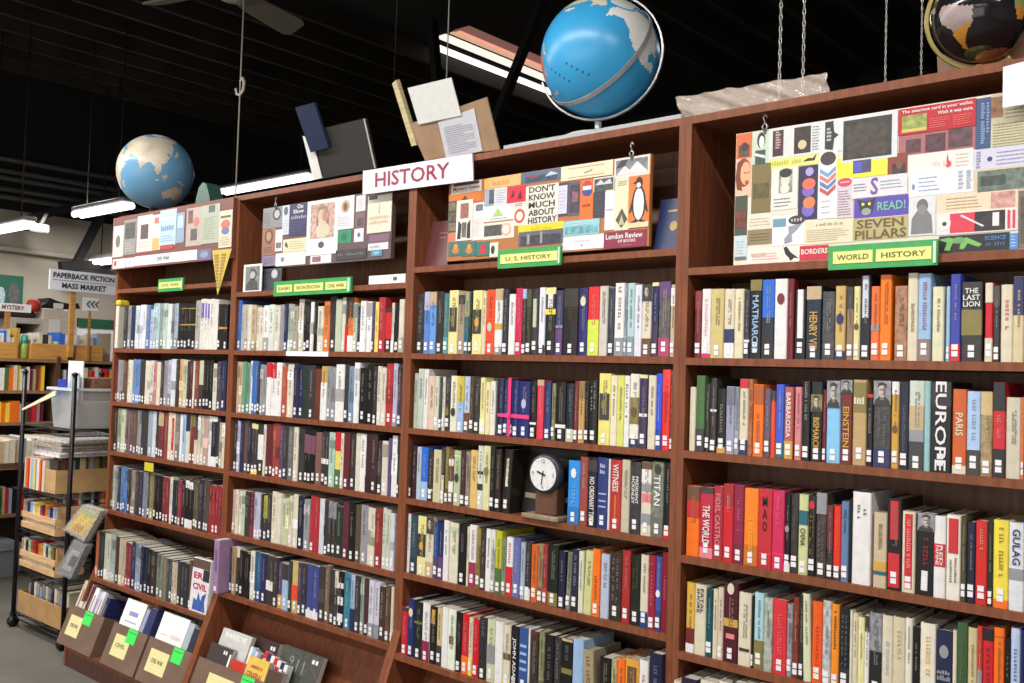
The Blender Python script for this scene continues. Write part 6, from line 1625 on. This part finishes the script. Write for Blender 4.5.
G1 = 'books in the trough boxes'
cols = [('cr','cream'),('wh#dcd4d2','white'),('dk','charcoal'),('mr','maroon'),('wh','white'),('lv','lavender'),('wh#d8d4d8','white'),('gy','grey'),('nv','navy')]
ws = [.055,.05,.02,.022,.042,.038,.038,.028,.034]; xx = -.17
posn = ['outermost','second','third','fourth','fifth','sixth','seventh','eighth','last']
for k, ((c_, wn), w_) in enumerate(zip(cols, ws)):
    hgt = .345-.004*k-(.01 if k % 3 == 2 else 0)
    t, w, h = inbox(b1,'paperback','book','%s %s spine counted from the outer end, in the first trough box' % (posn[k], wn), xx, xx+w_-.001, .012, .14, .062, hgt, M(C(c_)[0],.4), G1)
    if w_ > .02: MB().box(-w*.3,w*.2,-.0008,.001,h*.5,h*.85).build('title', t, M((150,110,110),.5))
    xx += w_
t, w, h = inbox(b2,'book','book','white book with blue title facing out of the middle trough box',-.15,.05,.012,.04,.062,.335,m_white,G1)
m = MB(); m.box(-w*.35,w*.5,-.001,0,h*.72,h*.8); m.box(-w*.6,w*.6,-.001,0,h*.6,h*.62); m.build('title', t, M((140,150,200),.5))
t, w, h = inbox(b2,'book','book','orange book standing behind the white book in the middle box',-.11,.06,.06,.09,.09,.37,M((190,104,60),.4),G1)
t, w, h = inbox(b2,'book','book','grey blue spine at the inner end of the middle trough box',.06,.09,.012,.13,.062,.315,M((150,160,186),.4),G1)
t, w, h = inbox(b2,'book','book','navy book at the inner end of the middle trough box',.093,.155,.012,.13,.062,.33,M((50,54,100),.4),G1)
t, w, h = inbox(b3,'book','book','white book with faint red title facing out of the third trough box',-.17,.07,.012,.04,.062,.335,m_white,G1)
m = MB(); m.text('GENERAL',(w*.0,-.001,h*.6),(w*.8,0,0),(0,0,.02),.01); m.box(-w*.7,-w*.2,-.001,0,h*.62,h*.64); m.build('title', t, M((226,190,190),.5))
t, w, h = inbox(b3,'book','book','pale grey spine beside the white book in the third trough box',.075,.12,.012,.13,.062,.325,M((170,176,186),.4),G1)
t, w, h = inbox(b3,'book','book','dark navy spine at the upright in the third trough box',.122,.165,.012,.13,.062,.31,M((46,50,66),.4),G1)
t, w, h = inbox(b3,'book','book','book with a dark battle picture behind the third trough box',-.18,.04,.075,.10,.09,.40,M((64,74,74),.4,'print'),G1)
m = MB(); m.plate((-w*.6,-.001,h*.55),(w*1.1,0,0),(0,0,h*.22),.0008,[(0,.2),(.2,.6),(.35,.4),(.5,1),(.62,.5),(.8,.7),(1,.3),(.7,0),(.3,.1)]); m.build('cover_picture', t, M((186,196,196),.5,'print'))
t, w, h = inbox(b3,'book','book','small dark grey picture book at the back corner of the third box',.05,.165,.132,.15,.09,.37,M((90,96,98),.4,'print'),G1)
# the slavery base box: mixed volumes lying back
m_dk = M((66,58,60),.4)
t, w, h = inbox(b4,'book','book','white jacket with a dark plate and white lettering, slavery base box',-.25,-.02,.035,.06,.07,.355,M((196,196,192),.35),G1)
m = MB(); m.text('WARRIORS',(-w*.75,-.0012,h*.87),(w*1.5,0,0),(0,0,.024),.03); m.build('title', t, M((236,236,236),.4))
t, w, h = inbox(b4,'book','book','dark grey book in front of the white lettered jacket, slavery box',-.265,-.085,.008,.03,.064,.28,m_dk,G1)
m = MB(); m.box(w*.3,w*.42,-.001,0,h*.86,h*.93); m.box(w*.5,w*.62,-.001,0,h*.86,h*.93); m.box(w*.86,w*1.0,-.001,0,h*.1,h*.9); m.build('price_stickers', t, m_label)
t, w, h = inbox(b4,'book','book','brown backed dark book behind the lettered jacket, slavery box',-.1,.12,.085,.11,.09,.365,M((60,44,44),.4),G1)
m = MB(); m.box(w*.5,w*.62,-.001,0,h*.86,h*.92); m.box(w*.68,w*.8,-.001,0,h*.86,h*.92); m.build('price_stickers', t, m_label)
for k in range(4):
    t, w, h = inbox(b4,'paperback','book','%s slim pale spine beside the lettered jacket in the slavery box' % ORD[k],-.015+.022*k,.005+.022*k,.04,.075,.07,.318-.006*k,M(C(['wh','lb','wh#cfd2dc','gy'][k])[0],.4),G1)
t, w, h = inbox(b4,'book','book','red book lying low in front in the slavery box',-.075,.03,.008,.03,.062,.245,M((190,50,40),.4),G1)
t, w, h = inbox(b4,'book','book','yellow book with red old style title facing out of the slavery box',.04,.19,.008,.034,.062,.285,M((222,184,84),.4),G1)
m = MB(); m.text('AMERICA',(-w*.6,-.0012,h*.8),(w*1.2,0,0),(0,0,.014),.02); m.text('GENERAL',(-w*.8,-.0012,h*.6),(w*1.6,0,0),(0,0,.03),.02); m.build('title', t, M((176,84,50),.4))
for k in range(7):
    t, w, h = inbox(b4,'paperback','book','%s red and blue striped small spine behind the yellow book' % ORD[k],.09+.026*k,.115+.026*k,.042,.075,.07,.32-.004*k,M(C(['rd','nv','wh','rd','wh','nv','wh'][k])[0],.4),G1)
    MB().box(-w*.8,w*.8,-.0008,.001,h*.75,h*.88).build('spine_band', t, M(C(['wh','rd','nv','wh','rd','wh','gy'][k])[0],.4))
t, w, h = inbox(b4,'book','book','dark olive book with pale numerals standing tall in the slavery box',.14,.42,.09,.115,.09,.37,M((78,80,74),.4,'print'),G1)
m = MB(); m.text('9',(-w*.5,-.0012,h*.72),(.03,0,0),(0,0,.045),.0); m.text('11',(-w*.1,-.0012,h*.66),(.05,0,0),(0,0,.055),.0); m.build('title', t, M((140,144,136),.4))
m = MB(); m.box(w*.55,w*.66,-.001,0,h*.86,h*.92); m.box(w*.72,w*.83,-.001,0,h*.86,h*.92); m.build('price_stickers', t, m_label)
t, w, h = inbox(b4,'book','book','brown book low behind the yellow book in the slavery box',.195,.3,.008,.034,.062,.262,M((84,62,50),.4),G1)
# ---------------------------------------------------------------- light
def area(name, loc, sx, sy, power, col=(1,.97,.93), rot=(0,0,0)):
    l = bpy.data.lights.new(name, 'AREA'); l.shape = 'RECTANGLE'; l.size = sx; l.size_y = sy; l.energy = power; l.color = col
    o = bpy.data.objects.new(name, l); COL.objects.link(o); o.location = loc; o.rotation_euler = rot; return o
# rows of ceiling fluorescents over the aisle (behind and above the camera) and over the rest of the shop
for i, (x, y, z, L, p) in enumerate(((-3.4,-1.5,3.5,2.4,78),(-.6,-1.5,3.5,2.4,78),(2.2,-1.5,3.5,2.4,70),(-4.5,-4.4,3.3,2.4,60),(-1.2,-4.4,3.3,2.4,65),(2.2,-4.4,3.3,2.4,65),(-5.2,-.9,3.3,1.8,85),(-7.2,-2.4,3.3,2.4,60),(-7.6,1.6,3.15,1.5,60),(-1.0,2.6,3.7,2.4,8))):
    area('ceiling_lamp', (x,y,z), L, .16, p)
# unseen fill light added behind the camera to brighten the shelf interiors
area('added_front_fill', (-.5,-5.9,1.75), 8, 2.2, 120, (.97,.98,1), (math.radians(90),0,0))
w = bpy.data.worlds.new('world'); SC.world = w; w.use_nodes = True
bg = w.node_tree.nodes['Background']; bg.inputs[0].default_value = (1,.96,.92,1); bg.inputs[1].default_value = .25
SC.view_settings.view_transform = 'Standard'; SC.view_settings.look = 'None'; SC.view_settings.gamma = 1; SC.view_settings.use_curve_mapping = False
SC.view_settings.exposure = -0.14
SC.cycles.max_bounces = 6; SC.cycles.transparent_max_bounces = 8; SC.cycles.sample_clamp_indirect = 4
